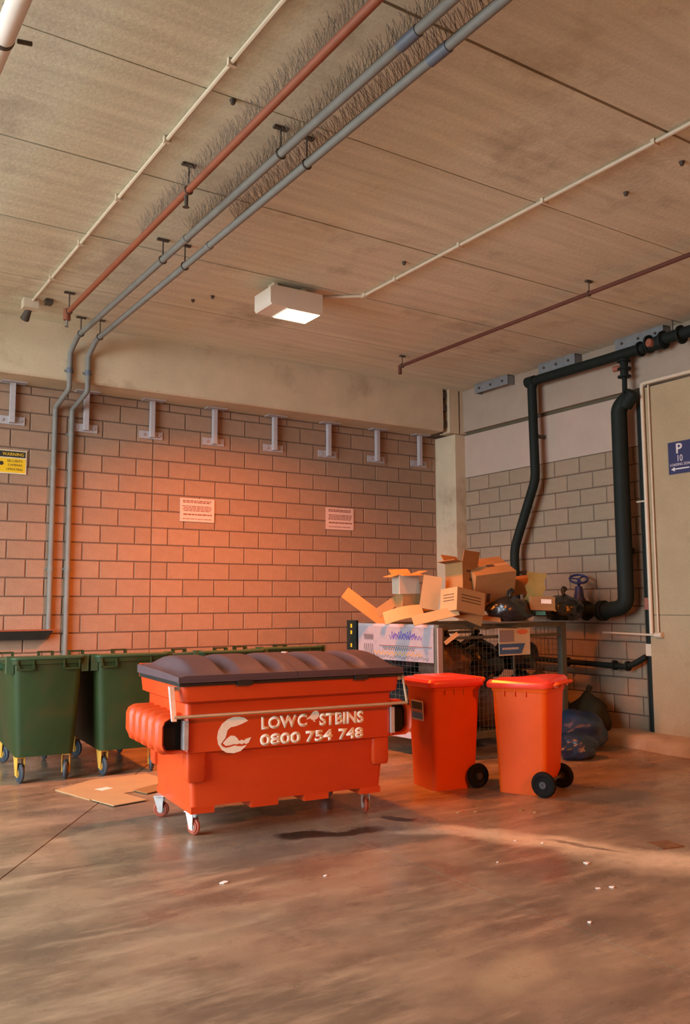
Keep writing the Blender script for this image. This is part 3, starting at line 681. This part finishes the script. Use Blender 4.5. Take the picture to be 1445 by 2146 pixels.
# lettering and emblem on the front
F = fr((0, -.0625, 0), (1,0,0), (0,0,1))
for s, r_ in (('LOW', (.446,.702,.669,.753)), ('C', (.706,.777,.667,.755)), ('STBINS', (.867,1.208,.664,.750)), ('0800', (.437,.729,.562,.640)), ('754', (.765,.967,.560,.638)), ('748', (1.011,1.204,.558,.636))):
    text('lettering', s, M['ink'], D, r_, F, bold=.045)
def shape(name, polys, m=M['ink'], parent=D, Fm=F):
    b_ = nb()
    for P in polys:
        A = [b_.verts.new(Fm @ Vector((u, v, .0016))) for u, v in P]; B_ = [b_.verts.new(Fm @ Vector((u, v, 0))) for u, v in P]; n = len(P)
        for tri in tessellate_polygon([[Vector((u, v, 0)) for u, v in P]]): b_.faces.new([A[q] for q in tri])
        for k in range(n): b_.faces.new((A[k], B_[k], B_[(k+1)%n], A[(k+1)%n]))
    return fin(b_, name, m, parent)
def zl(P):   # emblem outline noted on a 1445 px wide crop of the side panel
    return [(.446+(x-450)*.000896, .767-(y-118)*.000896*.96-(x-120)*.0000) for x, y in P]
cres = zl([(348,155),(320,132),(280,121),(235,120),(190,135),(150,165),(122,215),(114,265),(122,315),(150,360),(185,383),(240,392),(290,380),(325,352),(338,338),
           (300,345),(262,340),(250,334),(222,341),(180,347),(152,333),(142,314),(176,272),(184,244),(191,216),(214,196),(255,190),(300,176)])
# a round shouldered kiwi bird lying in the crescent
bird = zl([(157,310),(187,278),(215,258),(245,262),(268,283),(278,302),(300,296),(318,303),(328,292),(372,282),(352,322),(332,332),(318,322),(300,331),(282,322),(262,328),(240,324),(210,330),(178,332)])
shape('emblem_crescent', [cres]); shape('emblem_bird', [bird])
kw = zl([(812,176),(826,160),(842,150),(856,132),(868,116),(890,108),(908,116),(918,136),(914,158),(900,174),(882,180),(878,190),(890,194),(884,197),(868,193),(868,181),(852,178),(846,168),(834,170)])
shape('kiwi_letter', [[(u, v-.004) for u, v in kw]])
# castors
def castor(parent, x, y, r, ztop, rot, fork, tyre, th=.032, name='castor'):
    c = empty(name, (x, y, 0), rot); c.parent = parent
    fin(torus(disc(nb(), (0, 0, r), r*.72, -th*.5, th*.5, 'x', 20), (0,0,r), r*.80, r*.2, 'x', 24, 8), 'wheel', tyre, c, smooth=True)
    fin(disc(nb(), (0,0,r), r*.42, -th*.62, th*.62, 'x', 14), 'hub', fork, c, smooth=True)
    b_ = nb()
    for s in (-1, 1):
        prism(b_, [(-r*.25, r*.75), (r*.25, r*.75), (r*.75+.005, ztop-.012), (-r*.35, ztop-.012)], s*th*.78-.003, s*th*.78+.003, 'yz')
    box(b_, -th*.85, th*.85, -r*.35, r*.75, ztop-.018, ztop-.004); box(b_, -.045, .045, -.045, .045, ztop-.006, ztop)
    fin(b_, 'fork', fork, c, bev=.0)
castor(D, .05, .10, .056, .156, R(25), M['zinc'], M['tyre']); castor(D, 1.30, .09, .056, .156, R(-20), M['zinc'], M['tyre'])
castor(D, .0, W0-.12, .056, .156, R(60), M['zinc'], M['tyre']); castor(D, 1.28, W0-.12, .056, .156, R(40), M['zinc'], M['tyre'])
# cup on the rear rim
Dm = Matrix.Translation((2.313, 5.372, 0)) @ Matrix.Rotation(DA, 4, 'Z')
cp = Dm @ Vector((1.045, W0+.085, 1.0755))
t = empty('paper_cup', cp, label='small white cup standing on the rear rim of the red dumpster', cat='cup')
fin(tube(nb(), [(0,0,0), (0,0,.045), (0,0,.05)], [.020, .026, .027], 14), 'cup', M['foam'], t, smooth=True)
fin(tube(nb(), [(0,0,.0502), (0,0,.0515)], [.024, .024], 14), 'rim', M['signw'], t)

# ============================================================ WHEELIE BINS
def wheelie(loc, rz, label, body, lidm, kind):
    t = empty('wheelie_bin', loc, rz, label=label, cat='wheelie bin')
    b_ = nb()
    loft(b_, [rring(-.185,.185,-.205,.13,.04,.0), rring(-.19,.19,-.208,.17,.04,.10), rring(-.19,.19,-.21,.20,.04,.17), rring(-.222,.222,-.235,.232,.05,.80),
              rring(-.228,.228,-.24,.238,.05,.80), rring(-.238,.238,-.25,.25,.05,.845), rring(-.225,.225,-.235,.235,.045,.845), rring(-.17,.17,-.18,.16,.04,.2)])
    fin(b_, 'body', body, t, smooth=True)
    b_ = nb()
    z0 = .838
    rg = [rring(-.244,.244,-.272,.262,.055,z0-.012), rring(-.250,.250,-.280,.265,.055,z0), rring(-.250,.250,-.280,.265,.055,z0+.028), rring(-.236,.236,-.262,.25,.055,z0+.050),
          rring(-.20,.20,-.215,.21,.05,z0+.052), rring(-.18,.18,-.19,.19,.045,z0+.068), rring(-.10,.10,-.10,.12,.04,z0+.074)]
    if kind == 'sag':
        for i, r_ in enumerate(rg):
            for p in r_: p.z += .018*math.sin(p.y*9)*(p.x < .1) - .016*max(0, 1-abs(p.y-.16)/.08)*(p.x > 0) + (.014 if p.y > .2 else 0)
    loft(b_, rg); fin(b_, 'lid', lidm, t, smooth=True)
    b_ = nb(); tube(b_, [(-.17,.24,.845), (-.17,.31,.875), (.17,.31,.875), (.17,.24,.845)], .014, 10, bend=.03); fin(b_, 'handle', body, t, smooth=True)
    for x in (-.13, .0, .13): fin(bx(x-.018, x+.018, .235, .285, .842, .885), 'hinge_lug', lidm, t, bev=.006)
    for k in range(3):
        y = -.12+k*.09
        for s in (-1, 1): fin(bx(min(s*.223, s*.236), max(s*.223, s*.236), y-.003, y+.003, .765, .835), 'rim_rib', body, t)
    fin(tube(nb(), [(-.25,.185,.10), (.25,.185,.10)], .011, 10), 'axle', M['hang'], t, smooth=True)
    for s in (-1, 1):
        b_ = torus(nb(), (s*.222,.185,.10), .074, .026, 'x', 26, 8); disc(b_, (s*.222,.185,.10), .075, -.018, .018, 'x', 22)
        wo = fin(b_, 'wheel', M['rubber'], t, smooth=True)
        fin(disc(nb(), (s*.222,.185,.10), .028, -.028, .028, 'x', 14), 'hub_cap', M['hub'], wo, smooth=True)
    return t
b1 = wheelie((4.745, 5.76, 0), R(-98), 'orange-red wheelie bin with a dark sticker, just right of the dumpster', M['redbin'], M['redlid'], '')
F = fr((0, -.2345, 0), (1,0,0), (0,0.026,1))
Fb = fr((0, -.219, 0), (1,0,0), (0,-.047,1))
b_ = nb(); fbox(b_, Fb, -.085, .105, .55, .71, .006, .012); st = fin(b_, 'sticker', M['steel'], b1)
b_ = nb(); fbox(b_, Fb, -.075, .095, .64, .70, .012, .0135); fin(b_, 'dark_field', M['signk'], st)
b_ = nb(); fbox(b_, Fb, -.075, .095, .565, .615, .012, .0135); fin(b_, 'blue_field', M['bluep'], st)
b_ = nb(); fbox(b_, Fb, -.075, .095, .62, .635, .012, .0135); fin(b_, 'red_field', M['redcap'], st)
b2 = wheelie((5.19, 5.21, 0), R(-155), 'bright orange-red wheelie bin with a buckled lid, standing alone on the right', M['redbin'], M['redlid'], 'sag')

# ============================================================ GREEN BINS
def fall(b_, L_):
    for v in b_.verts:
        if v.co.z > .8: v.co.z -= .07*max(0, v.co.y)/L_
def green_bin(loc, rz, label, L_=1.36, wid=.58, sc=1):
    t = empty('green_bin', loc, rz, label=label, cat='bin')
    t.scale = (1, 1, sc)
    b_ = nb()
    loft(b_, [rring(.05,wid-.05,.05,L_-.05,.05,.225), rring(.025,wid-.025,.02,L_-.02,.06,.55), rring(0,wid,0,L_,.06,1.0), rring(-.012,wid+.012,-.015,L_+.015,.06,1.005),
              rring(-.015,wid+.015,-.018,L_+.018,.06,1.045), rring(.03,wid-.03,.03,L_-.03,.05,1.045), rring(.06,wid-.06,.06,L_-.06,.05,.3)])
    fall(b_, L_); fin(b_, 'body', M['green'], t, smooth=True)
    b_ = nb(); loft(b_, [rring(-.02,wid+.02,-.03,L_+.01,.06,1.047), rring(-.022,wid+.022,-.032,L_+.012,.06,1.062), rring(.0,wid-.0,-.01,L_-.0,.06,1.072), rring(.12,wid-.12,.14,L_-.14,.06,1.074)])
    fall(b_, L_); fin(b_, 'lid', M['greenlid'], t, smooth=True)
    for x in (.10, wid-.10):
        b_ = nb(); q = -.05
        box(b_, x-.075, x-.058, L_-.05, L_+.03, 1.03+q, 1.098+q); box(b_, x+.058, x+.075, L_-.05, L_+.03, 1.03+q, 1.098+q); box(b_, x-.075, x+.075, L_-.03, L_+.03, 1.085+q, 1.098+q)
        fin(b_, 'lid_handle', M['green'], t, bev=.004)
        b_ = nb(); box(b_, x-.07, x+.07, -.028, -.012, .955, .968); box(b_, x-.07, x-.058, -.028, -.012, .955, 1.04); box(b_, x+.058, x+.07, -.028, -.012, .955, 1.04)
        fin(b_, 'front_grip', M['green'], t, bev=.003)
    for s in (0, 1):
        xx = -.02 if s == 0 else wid+.02
        fin(disc(nb(), (xx, L_*.5, .95), .035, -.035, .035, 'x', 14), 'lifting_trunnion', M['greenlid'], t, smooth=True)
        fin(bx(xx-.03, xx+.03, .02, .10, .93, 1.075), 'lid_arm', M['greenlid'], t, bev=.012)
    for x, y, a in ((.10,.12,.2), (wid-.10,.12,-.3), (.10,L_-.12,.5), (wid-.10,L_-.12,.1)):
        castor(t, x, y, .085, .228, a, M['yellow'], M['rubblue'], .04)
    return t
green_bin((1.70, 7.74, 0), R(-5), 'green four-wheeled bin at the left edge, cut by the photo border')
green_bin((2.40, 7.68, 0), R(-4), 'green four-wheeled bin immediately left of the red dumpster', wid=.64)
green_bin((3.55, 8.05, 0), R(-4), 'green bin mostly hidden behind the left half of the dumpster', L_=1.0, wid=.68, sc=.98)
green_bin((4.38, 8.3, 0), R(-2), 'green bin farthest right, hidden behind the middle of the dumpster', L_=.85, wid=.72, sc=.98)

# ============================================================ CAGE TROLLEY
CO = Vector((5.42, 6.63, 0)); CU = Vector((.998, .068, 0)).normalized(); CV = Vector((-.068, .998, 0)).normalized()
CA = math.atan2(CU.y, CU.x)
CL, CW, CZ = 1.84, 1.32, 1.30
cg = empty('cage_trolley', CO, CA, label='grey steel mesh cage trolley heaped with cardboard in front of the corner column', cat='cage trolley')
def cgb(name, *a, m='cage', bev=.004, **k): return fin(bx(*a), name, M[m], cg, bev=bev, **k)
for i, (x, y) in enumerate(((0,0), (CL,0), (0,CW), (CL,CW))):
    cgb('post', x-.035, x+.035, y-.035, y+.035, .16, CZ)
    castor(cg, x+(.06 if x == 0 else -.06), y+(.06 if y == 0 else -.06), .07, .165, .4*i, M['hang'], M['rubber'], .035)
for y in (0, CW):
    cgb('top_rail', .035, CL-.035, y-.022, y+.022, CZ-.045, CZ)
    cgb('mid_rail', .035, CL-.035, y-.014, y+.014, CZ-.15, CZ-.122)
    cgb('bottom_rail', .035, CL-.035, y-.022, y+.022, .165, .225)
for x in (0, CL):
    cgb('top_rail', x-.022, x+.022, .035, CW-.035, CZ-.045, CZ, m='cagelt' if x == 0 else 'cage', label='pale pinkish top rail' if x == 0 else None)
    cgb('bottom_rail', x-.022, x+.022, .035, CW-.035, .165, .225, m='cagelt' if x == 0 else 'cage')  # pale colour on the left rail paints the light on that edge
cgb('deck', .03, CL-.03, .03, CW-.03, .19, .215)
for nm, a, c, fx in (('x', 0, CW, 0), ('x', 0, CW, CL), ('y', 0, CL, 0), ('y', 0, CL, CW)):
    b_ = nb(); st_ = .06; u = a+.06
    while u < c-.04:
        p = (fx, u) if nm == 'x' else (u, fx); tube(b_, [(p[0], p[1], .22), (p[0], p[1], CZ-.03)], .0016, 4); u += st_
    z = .28
    while z < CZ-.05:
        p0 = (fx, a+.03, z) if nm == 'x' else (a+.03, fx, z); p1 = (fx, c-.03, z) if nm == 'x' else (c-.03, fx, z); tube(b_, [p0, p1], .0016, 4); z += st_
    fin(b_, 'wire_mesh', M['cage'], cg, kind='stuff')
# side panel with scrawls (end facing the camera's left)
pg = cgb('scrawled_panel', -.045, -.030, .03, CW-.10, .93, 1.27, m='graf')
def scribble(pts_fn, m, name, n=160, wd=.004):
    b_ = nb(); P = [pts_fn(i/n) for i in range(n+1)]
    for a, c in zip(P, P[1:]):
        if a is None or c is None: continue
        d = Vector((c[0]-a[0], c[1]-a[1]));
        if d.length < 1e-5: continue
        nn = Vector((-d.y, d.x)).normalized()*wd
        vs = [b_.verts.new((-.0465, q[0], q[1])) for q in ((a[0]+nn.x, a[1]+nn.y), (c[0]+nn.x, c[1]+nn.y), (c[0]-nn.x, c[1]-nn.y), (a[0]-nn.x, a[1]-nn.y))]
        b_.faces.new(vs)
    fin(b_, name, m, pg)
scribble(lambda t: (.66-.38*t, 1.19+.035*math.sin(t*60)*math.cos(t*9)+.01*math.sin(t*150)), M['purple'], 'purple_scrawl')
scribble(lambda t: (.70-.5*t, 1.165+.02*math.sin(t*75+1)), M['purple'], 'purple_scrawl')
scribble(lambda t: (1.12-.16*t, 1.16+.03*math.sin(t*45)), M['marker'], 'black_scrawl', wd=.003)
scribble(lambda t: (.80-.5*t, 1.05+.018*math.sin(t*90)), M['marker'], 'black_scrawl', wd=.0025)
scribble(lambda t: (.95-.75*t, 1.00+.015*math.sin(t*70)), M['ochre'], 'ochre_scrawl', wd=.005)
scribble(lambda t: (1.15-1.05*t, .965+.012*math.sin(t*140)+.008*math.sin(t*37)), M['marker'], 'black_scrawl', wd=.0022)
scribble(lambda t: (1.12-.17*t, 1.03+.06*math.sin(t*31)), M['marker'], 'black_scrawl', wd=.0022)
# inner white flap on the panel
fin(bx(-.052, -.0455, .06, .86, 1.075, 1.082), 'panel_seam', M['signtext'], pg)
fin(bx(-.06, .0, -.05, -.037, .75, 1.27), 'pale_corner_strip', M['cagelt'], cg)
cgb('tail_board', -.05, -.02, CW-.07, CW+.10, .75, 1.33, m='black')
for z in (.82, .96, 1.04, 1.18, 1.25): fin(bx(-.052, -.049, CW+.005, CW+.03, z, z+.04), 'yellow_mark', M['signy'], cg)
# placards inside the cage, seen through the long side
t = empty('cage_placard', CO, CA, label='white placard with orange oval and blue slanting stripe inside the cage', cat='sign')
fin(bx(.80, 1.27, -.045, -.035, .97, 1.245), 'board', M['creamp'], t)
b_ = nb(); prism(b_, [(.80,.985),(1.13,.985),(1.19,1.09),(.80,1.09)], -.048, -.045, 'xz'); fin(b_, 'blue_stripe', M['bluep'], t)
b_ = nb(); P = [(1.15+.085*math.cos(a*PI/12), 1.21+.028*math.sin(a*PI/12)) for a in range(24)]; prism(b_, P, -.049, -.045, 'xz'); fin(b_, 'orange_oval', M['orange'], t)
fin(bx(.80, 1.02, -.048, -.045, 1.11, 1.23), 'grey_field', M['graf'], t)
b_ = nb()
for k in range(9): box(b_, .84+k*.028, .84+k*.028+.02, -.0495, -.048, 1.03, 1.052)
fin(b_, 'stripe_lettering', M['signbw'], t)
fin(bx(1.01, 1.03, -.04, -.03, .18, .97), 'stake', M['cage'], t)

# ---- bags
V = lambda px, py, d: Vector(((px-722.5)/FPX*d*rt + (-(py-1073)/FPX*d)*up + fw*d)) + Vector((0,0,EYE))
def pp(px, py, d): return V(px, py, d)     # a spot on the heap: direction and distance from the eye
def bag(name, label, c, r, m, seed, cat='rubbish bag', group=None, knot=True, flat=1):
    b_ = nb(); bmesh.ops.create_icosphere(b_, subdivisions=4, radius=1)
    for v in b_.verts:
        p = v.co.copy(); n_ = noise.noise(p*1.6+Vector((seed,0,0)))*.22 + noise.noise(p*4.5+Vector((0,seed,0)))*.09 + abs(noise.noise(p*8+Vector((0,0,seed))))*.05
        q = p*(1+n_); z = q.z
        if knot and z > .55: k_ = (z-.55)*1.1; q.x *= max(.15, 1-k_); q.y *= max(.15, 1-k_)
        v.co = Vector((q.x*r[0], q.y*r[1], max(q.z, -.8)*r[2]))
    zmin = min(v.co.z for v in b_.verts)
    for v in b_.verts: v.co.z -= zmin
    if knot:
        t = empty(name, c, label=label, cat=cat)
        if group: t['group'] = group
        fin(b_, 'sack', m, t, smooth=True)
        zt = 1.75*r[2]
        fin(tube(nb(), [(0,0,zt-.04), (.005,0,zt+.01), (.02,.01,zt+.05), (.05,.02,zt+.07)], [.02,.012,.03,.035], 9), 'tied_neck', m, t, smooth=True)
        return t
    o = fin(b_, name, m, smooth=True, loc=c, label=label, cat=cat); return o
def cg2w(u, v, z): return CO+CU*u+CV*v+Vector((0,0,z))
inside = [((.35,.30), .22, (.33,.27,.30), 'bag', 'lower left'), ((1.0,.30), .22, (.34,.26,.28), 'brownbag', ''), ((1.52,.32), .22, (.26,.27,.33), 'bag', ''),
          ((.38,.95), .22, (.34,.30,.30), 'bag', ''), ((1.0,.95), .22, (.32,.30,.33), 'bag', ''), ((1.50,.98), .22, (.28,.28,.32), 'bag', ''),
          ((.40,.34), .75, (.33,.28,.22), 'brownbag', ''), ((1.02,.45), .72, (.30,.26,.22), 'bag', ''), ((1.52,.38), .78, (.26,.27,.22), 'bag', ''),
          ((.40,.95), .75, (.33,.30,.23), 'bag', ''), ((1.0,1.0), .78, (.30,.27,.22), 'bag', ''), ((1.50,.98), .76, (.27,.28,.22), 'bag', '')]
spot = ['lower layer, near left', 'lower layer, near middle', 'lower layer, near right', 'lower layer, far left', 'lower layer, far middle', 'lower layer, far right',
        'upper layer, near left', 'upper layer, near middle', 'upper layer, near right', 'upper layer, far left', 'upper layer, far middle', 'upper layer, far right']
for i, ((u, v), z, r_, m_, _) in enumerate(inside):
    bag('refuse_sack', ('black' if m_ == 'bag' else 'dirty brown')+' refuse sack inside the mesh cage, '+spot[i], cg2w(u, v, z), [c*.86 for c in r_[:2]]+[r_[2]*.93], M[m_], i*3.1, group='refuse sacks inside the cage')
bag('refuse_sack', 'shiny black sack on the cage, right of the tall carton', pp(1068,1302,8.9), (.26,.17,.14), M['bag'], 55)
bag('refuse_sack', 'black sack at the right end of the cage top, behind the labelled box', pp(1180,1300,9.6), (.24,.2,.16), M['bag'], 61)
bag('plastic_sheet', 'crumpled dark blue plastic sheeting on the floor behind the right wheelie bin', (7.05, 6.42, 0), (.36,.28,.22), M['bluebag'], 17, cat='plastic sheet', knot=False)
bag('plastic_sheet', 'fold of dark blue plastic lying against the kerb', (6.62, 6.0, 0), (.22,.17,.13), M['bluebag'], 23, cat='plastic sheet', knot=False)
bag('refuse_sack', 'large dull olive sack slumped against the right wall behind the cage', (7.62, 7.45, 0), (.28,.36,.38), M['olive'], 31)
bag('refuse_sack', 'dull olive sack against the right wall near the kerb end', (7.68, 6.78, .0), (.22,.24,.28), M['olive'], 37)
# ---- cartons
def pose(c, rx, ry, rz): return dict(loc=c, rot=(rx, ry, rz))
def carton(label, c, size, rot, m='card', flaps=(None,)*4, closed=False, prints=(), tape=True, top='card'):
    """flaps: opening angle from vertical for -y, +x, +y, -x edges (deg, 90 = flat outward)"""
    w_, d_, h_ = size; t = empty('carton', c, label=label, cat='cardboard box'); t.rotation_euler = rot
    T = .006; b_ = nb()
    box(b_, -w_/2, w_/2, -d_/2, d_/2, 0, T)
    box(b_, -w_/2, w_/2, -d_/2, -d_/2+T, T, h_); box(b_, -w_/2, w_/2, d_/2-T, d_/2, T, h_)
    box(b_, -w_/2, -w_/2+T, -d_/2+T, d_/2-T, T, h_); box(b_, w_/2-T, w_/2, -d_/2+T, d_/2-T, T, h_)
    if closed: box(b_, -w_/2+T, w_/2-T, -d_/2+T, d_/2-T, h_-T, h_)
    fin(b_, 'body', M[m], t)
    fl_ = min(w_, d_)/2
    for k, a in enumerate(flaps):
        if a is None: continue
        a = R(a); s = [(0,-1),(1,0),(0,1),(-1,0)][k]; half = (w_ if s[0] == 0 else d_)/2
        px, py = s[0]*w_/2, s[1]*d_/2
        b_ = nb()
        mt = Matrix.Translation((px, py, h_)) @ Matrix.Rotation(math.atan2(s[1], s[0])-PI/2, 4, 'Z') @ Matrix.Rotation(-a, 4, 'X')
        box(b_, -half, half, -T/2, T/2, 0, fl_, mat=mt); fin(b_, 'flap', M[top], t)
    if closed and tape:
        fin(bx(-w_/2-.001, w_/2+.001, -.025, .025, h_, h_+.0012), 'tape', M['tape'], t)
    for fc, u0, u1, v0, v1, pm in prints:
        Fm = {'-y': fr((0,-d_/2,0),(1,0,0),(0,0,1)), '-x': fr((-w_/2,0,0),(0,-1,0),(0,0,1)), '+x': fr((w_/2,0,0),(0,1,0),(0,0,1)), 'top': fr((0,0,h_+.001),(1,0,0),(0,1,0))}[fc]
        b_ = nb(); fbox(b_, Fm, u0, u1, v0, v1, 0, .001); fin(b_, 'print_mark', M[pm], t)
    return t
az = -YAW   # rotation that squares a box up to the view
lines3 = lambda f, w_: [(f, -w_*.35, w_*.35, .10+k*.03, .108+k*.03, 'print') for k in range(3)]
CT = 1.30
L3 = lines3
carton('open white faced carton with splayed orange flaps, left in the heap', pp(850,1244,8.95), (.22,.20,.20), (R(2),R(-2),az+.35), 'cardw', (98,74,60,104), top='cardo')
carton('brown carton under the white faced open one', pp(857,1281,8.95), (.24,.20,.18), (R(1),R(2),az+.35), 'card', closed=True)
carton('small printed carton tilted on the front of the heap', pp(968,1287,8.62), (.38,.24,.23), (R(-6),R(10),az+.62), 'cardl', closed=True, prints=L3('-y',.38)+L3('-x',.22))
carton('upright carton with open printed flap behind the small printed one', pp(968,1246,8.92), (.24,.24,.32), (R(-4),R(4),az+.70), 'card', (14,None,30,86), prints=[('-y',-.06,.06,.22,.24,'print'),('-y',-.02,.05,.13,.16,'print')])
carton('large tilted carton at the top of the heap against the column', pp(1015,1262,9.15), (.46,.38,.42), (R(26),R(-7),az+.30), 'card', (None,)*4, closed=True, top='cardo', prints=[('top',-.02,.07,-.03,.02,'print'),('-y',-.09,-.05,.10,.20,'print')])
carton('long orange carton lying behind the torn yellow sheet', pp(1085,1243,9.45), (.34,.22,.17), (R(8),R(-7),az+.15), 'cardo', closed=True)
carton('small carton with a white label at the right end of the heap', pp(1131,1279,9.0), (.26,.18,.14), (0,R(2),az+.10), 'card', closed=True, prints=[('-y',-.02,.09,.07,.115,'foam')])
def sheet(label, c, size, rot, m='card', bend=0, name='flattened_carton', notch=0, cat='cardboard'):
    l, wd = size; b_ = nb(); n = 8; T = .009
    rows = []
    for i in range(n+1):
        x = -l/2+l*i/n; z = bend*math.sin(PI*i/n); k = wd/2*(1-notch*abs(math.sin(i*2.3)))
        rows.append([b_.verts.new(p) for p in ((x,-k,z),(x,k,z),(x,k,z+T),(x,-k,z+T))])
    for a, e_ in zip(rows, rows[1:]):
        for k in range(4): b_.faces.new((a[k], a[(k+1)%4], e_[(k+1)%4], e_[k]))
    b_.faces.new(rows[0][::-1]); b_.faces.new(rows[-1])
    o = fin(b_, name, M[m], loc=c, rot=rot, label=label, cat=cat); return o
E3 = Matrix.Rotation
def eul(u, n_):   # x axis along u, z axis near n_
    u = Vector(u).normalized(); n_ = Vector(n_); n_ = (n_-u*n_.dot(u)).normalized(); v = n_.cross(u)
    return Matrix(((u.x,v.x,n_.x),(u.y,v.y,n_.y),(u.z,v.z,n_.z))).to_euler()
Rr = Vector((.837,-.547,0)); Ff = Vector((.547,.837,0)); Z = Vector((0,0,1))
sheet('long orange cardboard strip jutting out over the left end of the cage', pp(764,1273,9.25), (.54,.14), eul(Rr*.80-Z*.60, -Ff+Z*.6), 'cardo')
sheet('pale cardboard panel leaning upright in the middle of the heap', pp(902,1242,8.80), (.34,.19), eul(-Rr*.16-Z*1, -Ff), 'cardl')
sheet('brown cardboard leaning to the left of the brown carton', pp(812,1271,9.0), (.28,.10), eul(Rr*.8+Z*.55, -Ff+Z*.3), 'card')
sheet('flattened carton lying low at the front left of the heap', pp(845,1289,8.75), (.40,.16), eul(Rr*.97+Z*.2, -Ff*.8+Z*.7), 'cardl', .03)
sheet('crumpled flattened carton in the dip of the heap', pp(880,1284,8.9), (.34,.20), eul(Rr*.99+Z*.1, -Ff*.4+Z*.8), 'card', .05)
sheet('pale wedge of cardboard resting on the near corner of the cage', pp(912,1291,8.5), (.46,.11), eul(Rr*.96+Z*.22, -Ff*.9+Z*.6), 'cardl')
sheet('orange scrap of cardboard on the front rail right of the small printed carton', pp(1025,1296,8.75), (.22,.10), eul(Rr-Z*.1, -Ff*.6+Z), 'cardo')
sheet('brown folded cardboard under the small printed carton', pp(975,1292,8.6), (.34,.11), eul(Rr*.9-Z*.30, -Ff*.9+Z*.5), 'card', .02)
sheet('torn yellow cardboard sheet standing at the right of the heap', pp(1121,1230,9.05), (.30,.24), eul(Z+Rr*.12, -Ff), 'cardy', 0, notch=.35)
sheet('orange scrap of cardboard pushed through the cage side', pp(945,1338,8.4), (.16,.04), eul(Rr*.8+Z*.6, -Ff), 'cardo')
sheet('teal plastic scrap stuck under the labelled box', pp(1132,1285,8.95), (.10,.04), eul(Rr, -Ff), 'tealbag', name='plastic_scrap', cat='scrap')
# extra layer of old cartons that fills the cage up to its rim
for i, (u, v, s) in enumerate(((.42,.35,.0), (1.05,.40,.1), (.45,.95,-.1), (1.05,1.0,.05), (1.52,.95,.12))):
    sheet(['folded brown carton bridging the cage top, near left', 'folded brown carton bridging the cage top, near right', 'folded brown carton bridging the cage top, far left', 'folded brown carton bridging the cage top, far middle', 'folded brown carton bridging the cage top, far right'][i],
          cg2w(u, v, 1.235), (.52,.44), (0,0,CA+s), 'card', .01)

# ============================================================ FLOOR LITTER
def flat(label, pts, z, m='cardl', name='cardboard_sheet', cat='cardboard', th=.006, group=None):
    b_ = nb(); cx = sum(p[0] for p in pts)/len(pts); cy = sum(p[1] for p in pts)/len(pts)
    prism(b_, [(x-cx, y-cy) for x, y in pts], 0, th, 'xy'); return fin(b_, name, M[m], loc=(cx, cy, z), label=label, cat=cat, group=group)
flat('large flattened pale carton on the floor left of the dumpster', [(1.985,7.38),(2.11,6.86),(2.45,6.95),(2.72,7.0),(2.90,7.35),(2.85,7.62),(2.35,7.62)], .001)
flat('small square of pale cardboard on the floor nearest the dumpster wheels', [(2.115,6.83),(2.19,6.53),(2.47,6.58),(2.39,6.93)], .0085)
flat('creased strip of cardboard lying beside the rear castor of the dumpster', [(2.50,6.98),(2.55,6.80),(2.80,6.90),(2.95,7.15),(2.78,7.12)], .0085, 'card')
flat('white scrap of paper on the large flattened carton', [(2.26,7.22),(2.30,7.13),(2.40,7.17),(2.37,7.25)], .0075, 'foam', 'paper_scrap', 'litter', .001)
flat('small rust-brown steel cover on the floor at the right', [(4.66,3.69),(4.625,3.54),(4.79,3.50),(4.815,3.65)], .001, 'rust', 'floor_cover', 'floor cover', .004)
for i, (x, y, s, m_) in enumerate([(4.212,4.962,.022,'cardl'),(4.321,4.905,.02,'cardl'),(4.639,4.759,.022,'cardy'),(4.667,4.652,.018,'cardl'),(4.022,4.184,.014,'foam'),(4.02,3.60,.022,'foam'),
        (4.12,4.05,.012,'foam'),(3.797,3.233,.024,'foam'),(2.638,4.249,.014,'foam'),(2.12,4.457,.028,'foam'),(3.72,3.26,.016,'foam'),(3.3,2.95,.014,'foam'),(4.45,5.02,.015,'cardy'),(3.60,3.9,.012,'foam')]):
    r_ = random.Random(i); n = 6
    P = [(x+s*r_.uniform(.5,1.2)*math.cos(k*2*PI/n), y+s*.8*r_.uniform(.5,1.2)*math.sin(k*2*PI/n)) for k in range(n)]
    flat('tiny pale scrap of litter on the open floor', P, .001, m_, 'litter_scrap', 'litter', .004, group='tiny pale scraps scattered on the floor')
# anchor studs left in the ceiling
for x, y in ((5.06,3.95),(5.02,3.45),(4.47,5.87),(3.40,7.55),(3.28,7.75),(2.12,4.45)):
    o = fin(tube(nb(), [(x, y, ZC-.03), (x, y, ZC-.003)], [.012,.022], 8), 'anchor_stud', M['hang'], label='dark anchor stud left in the concrete ceiling', cat='stud', group='anchor studs in the ceiling')
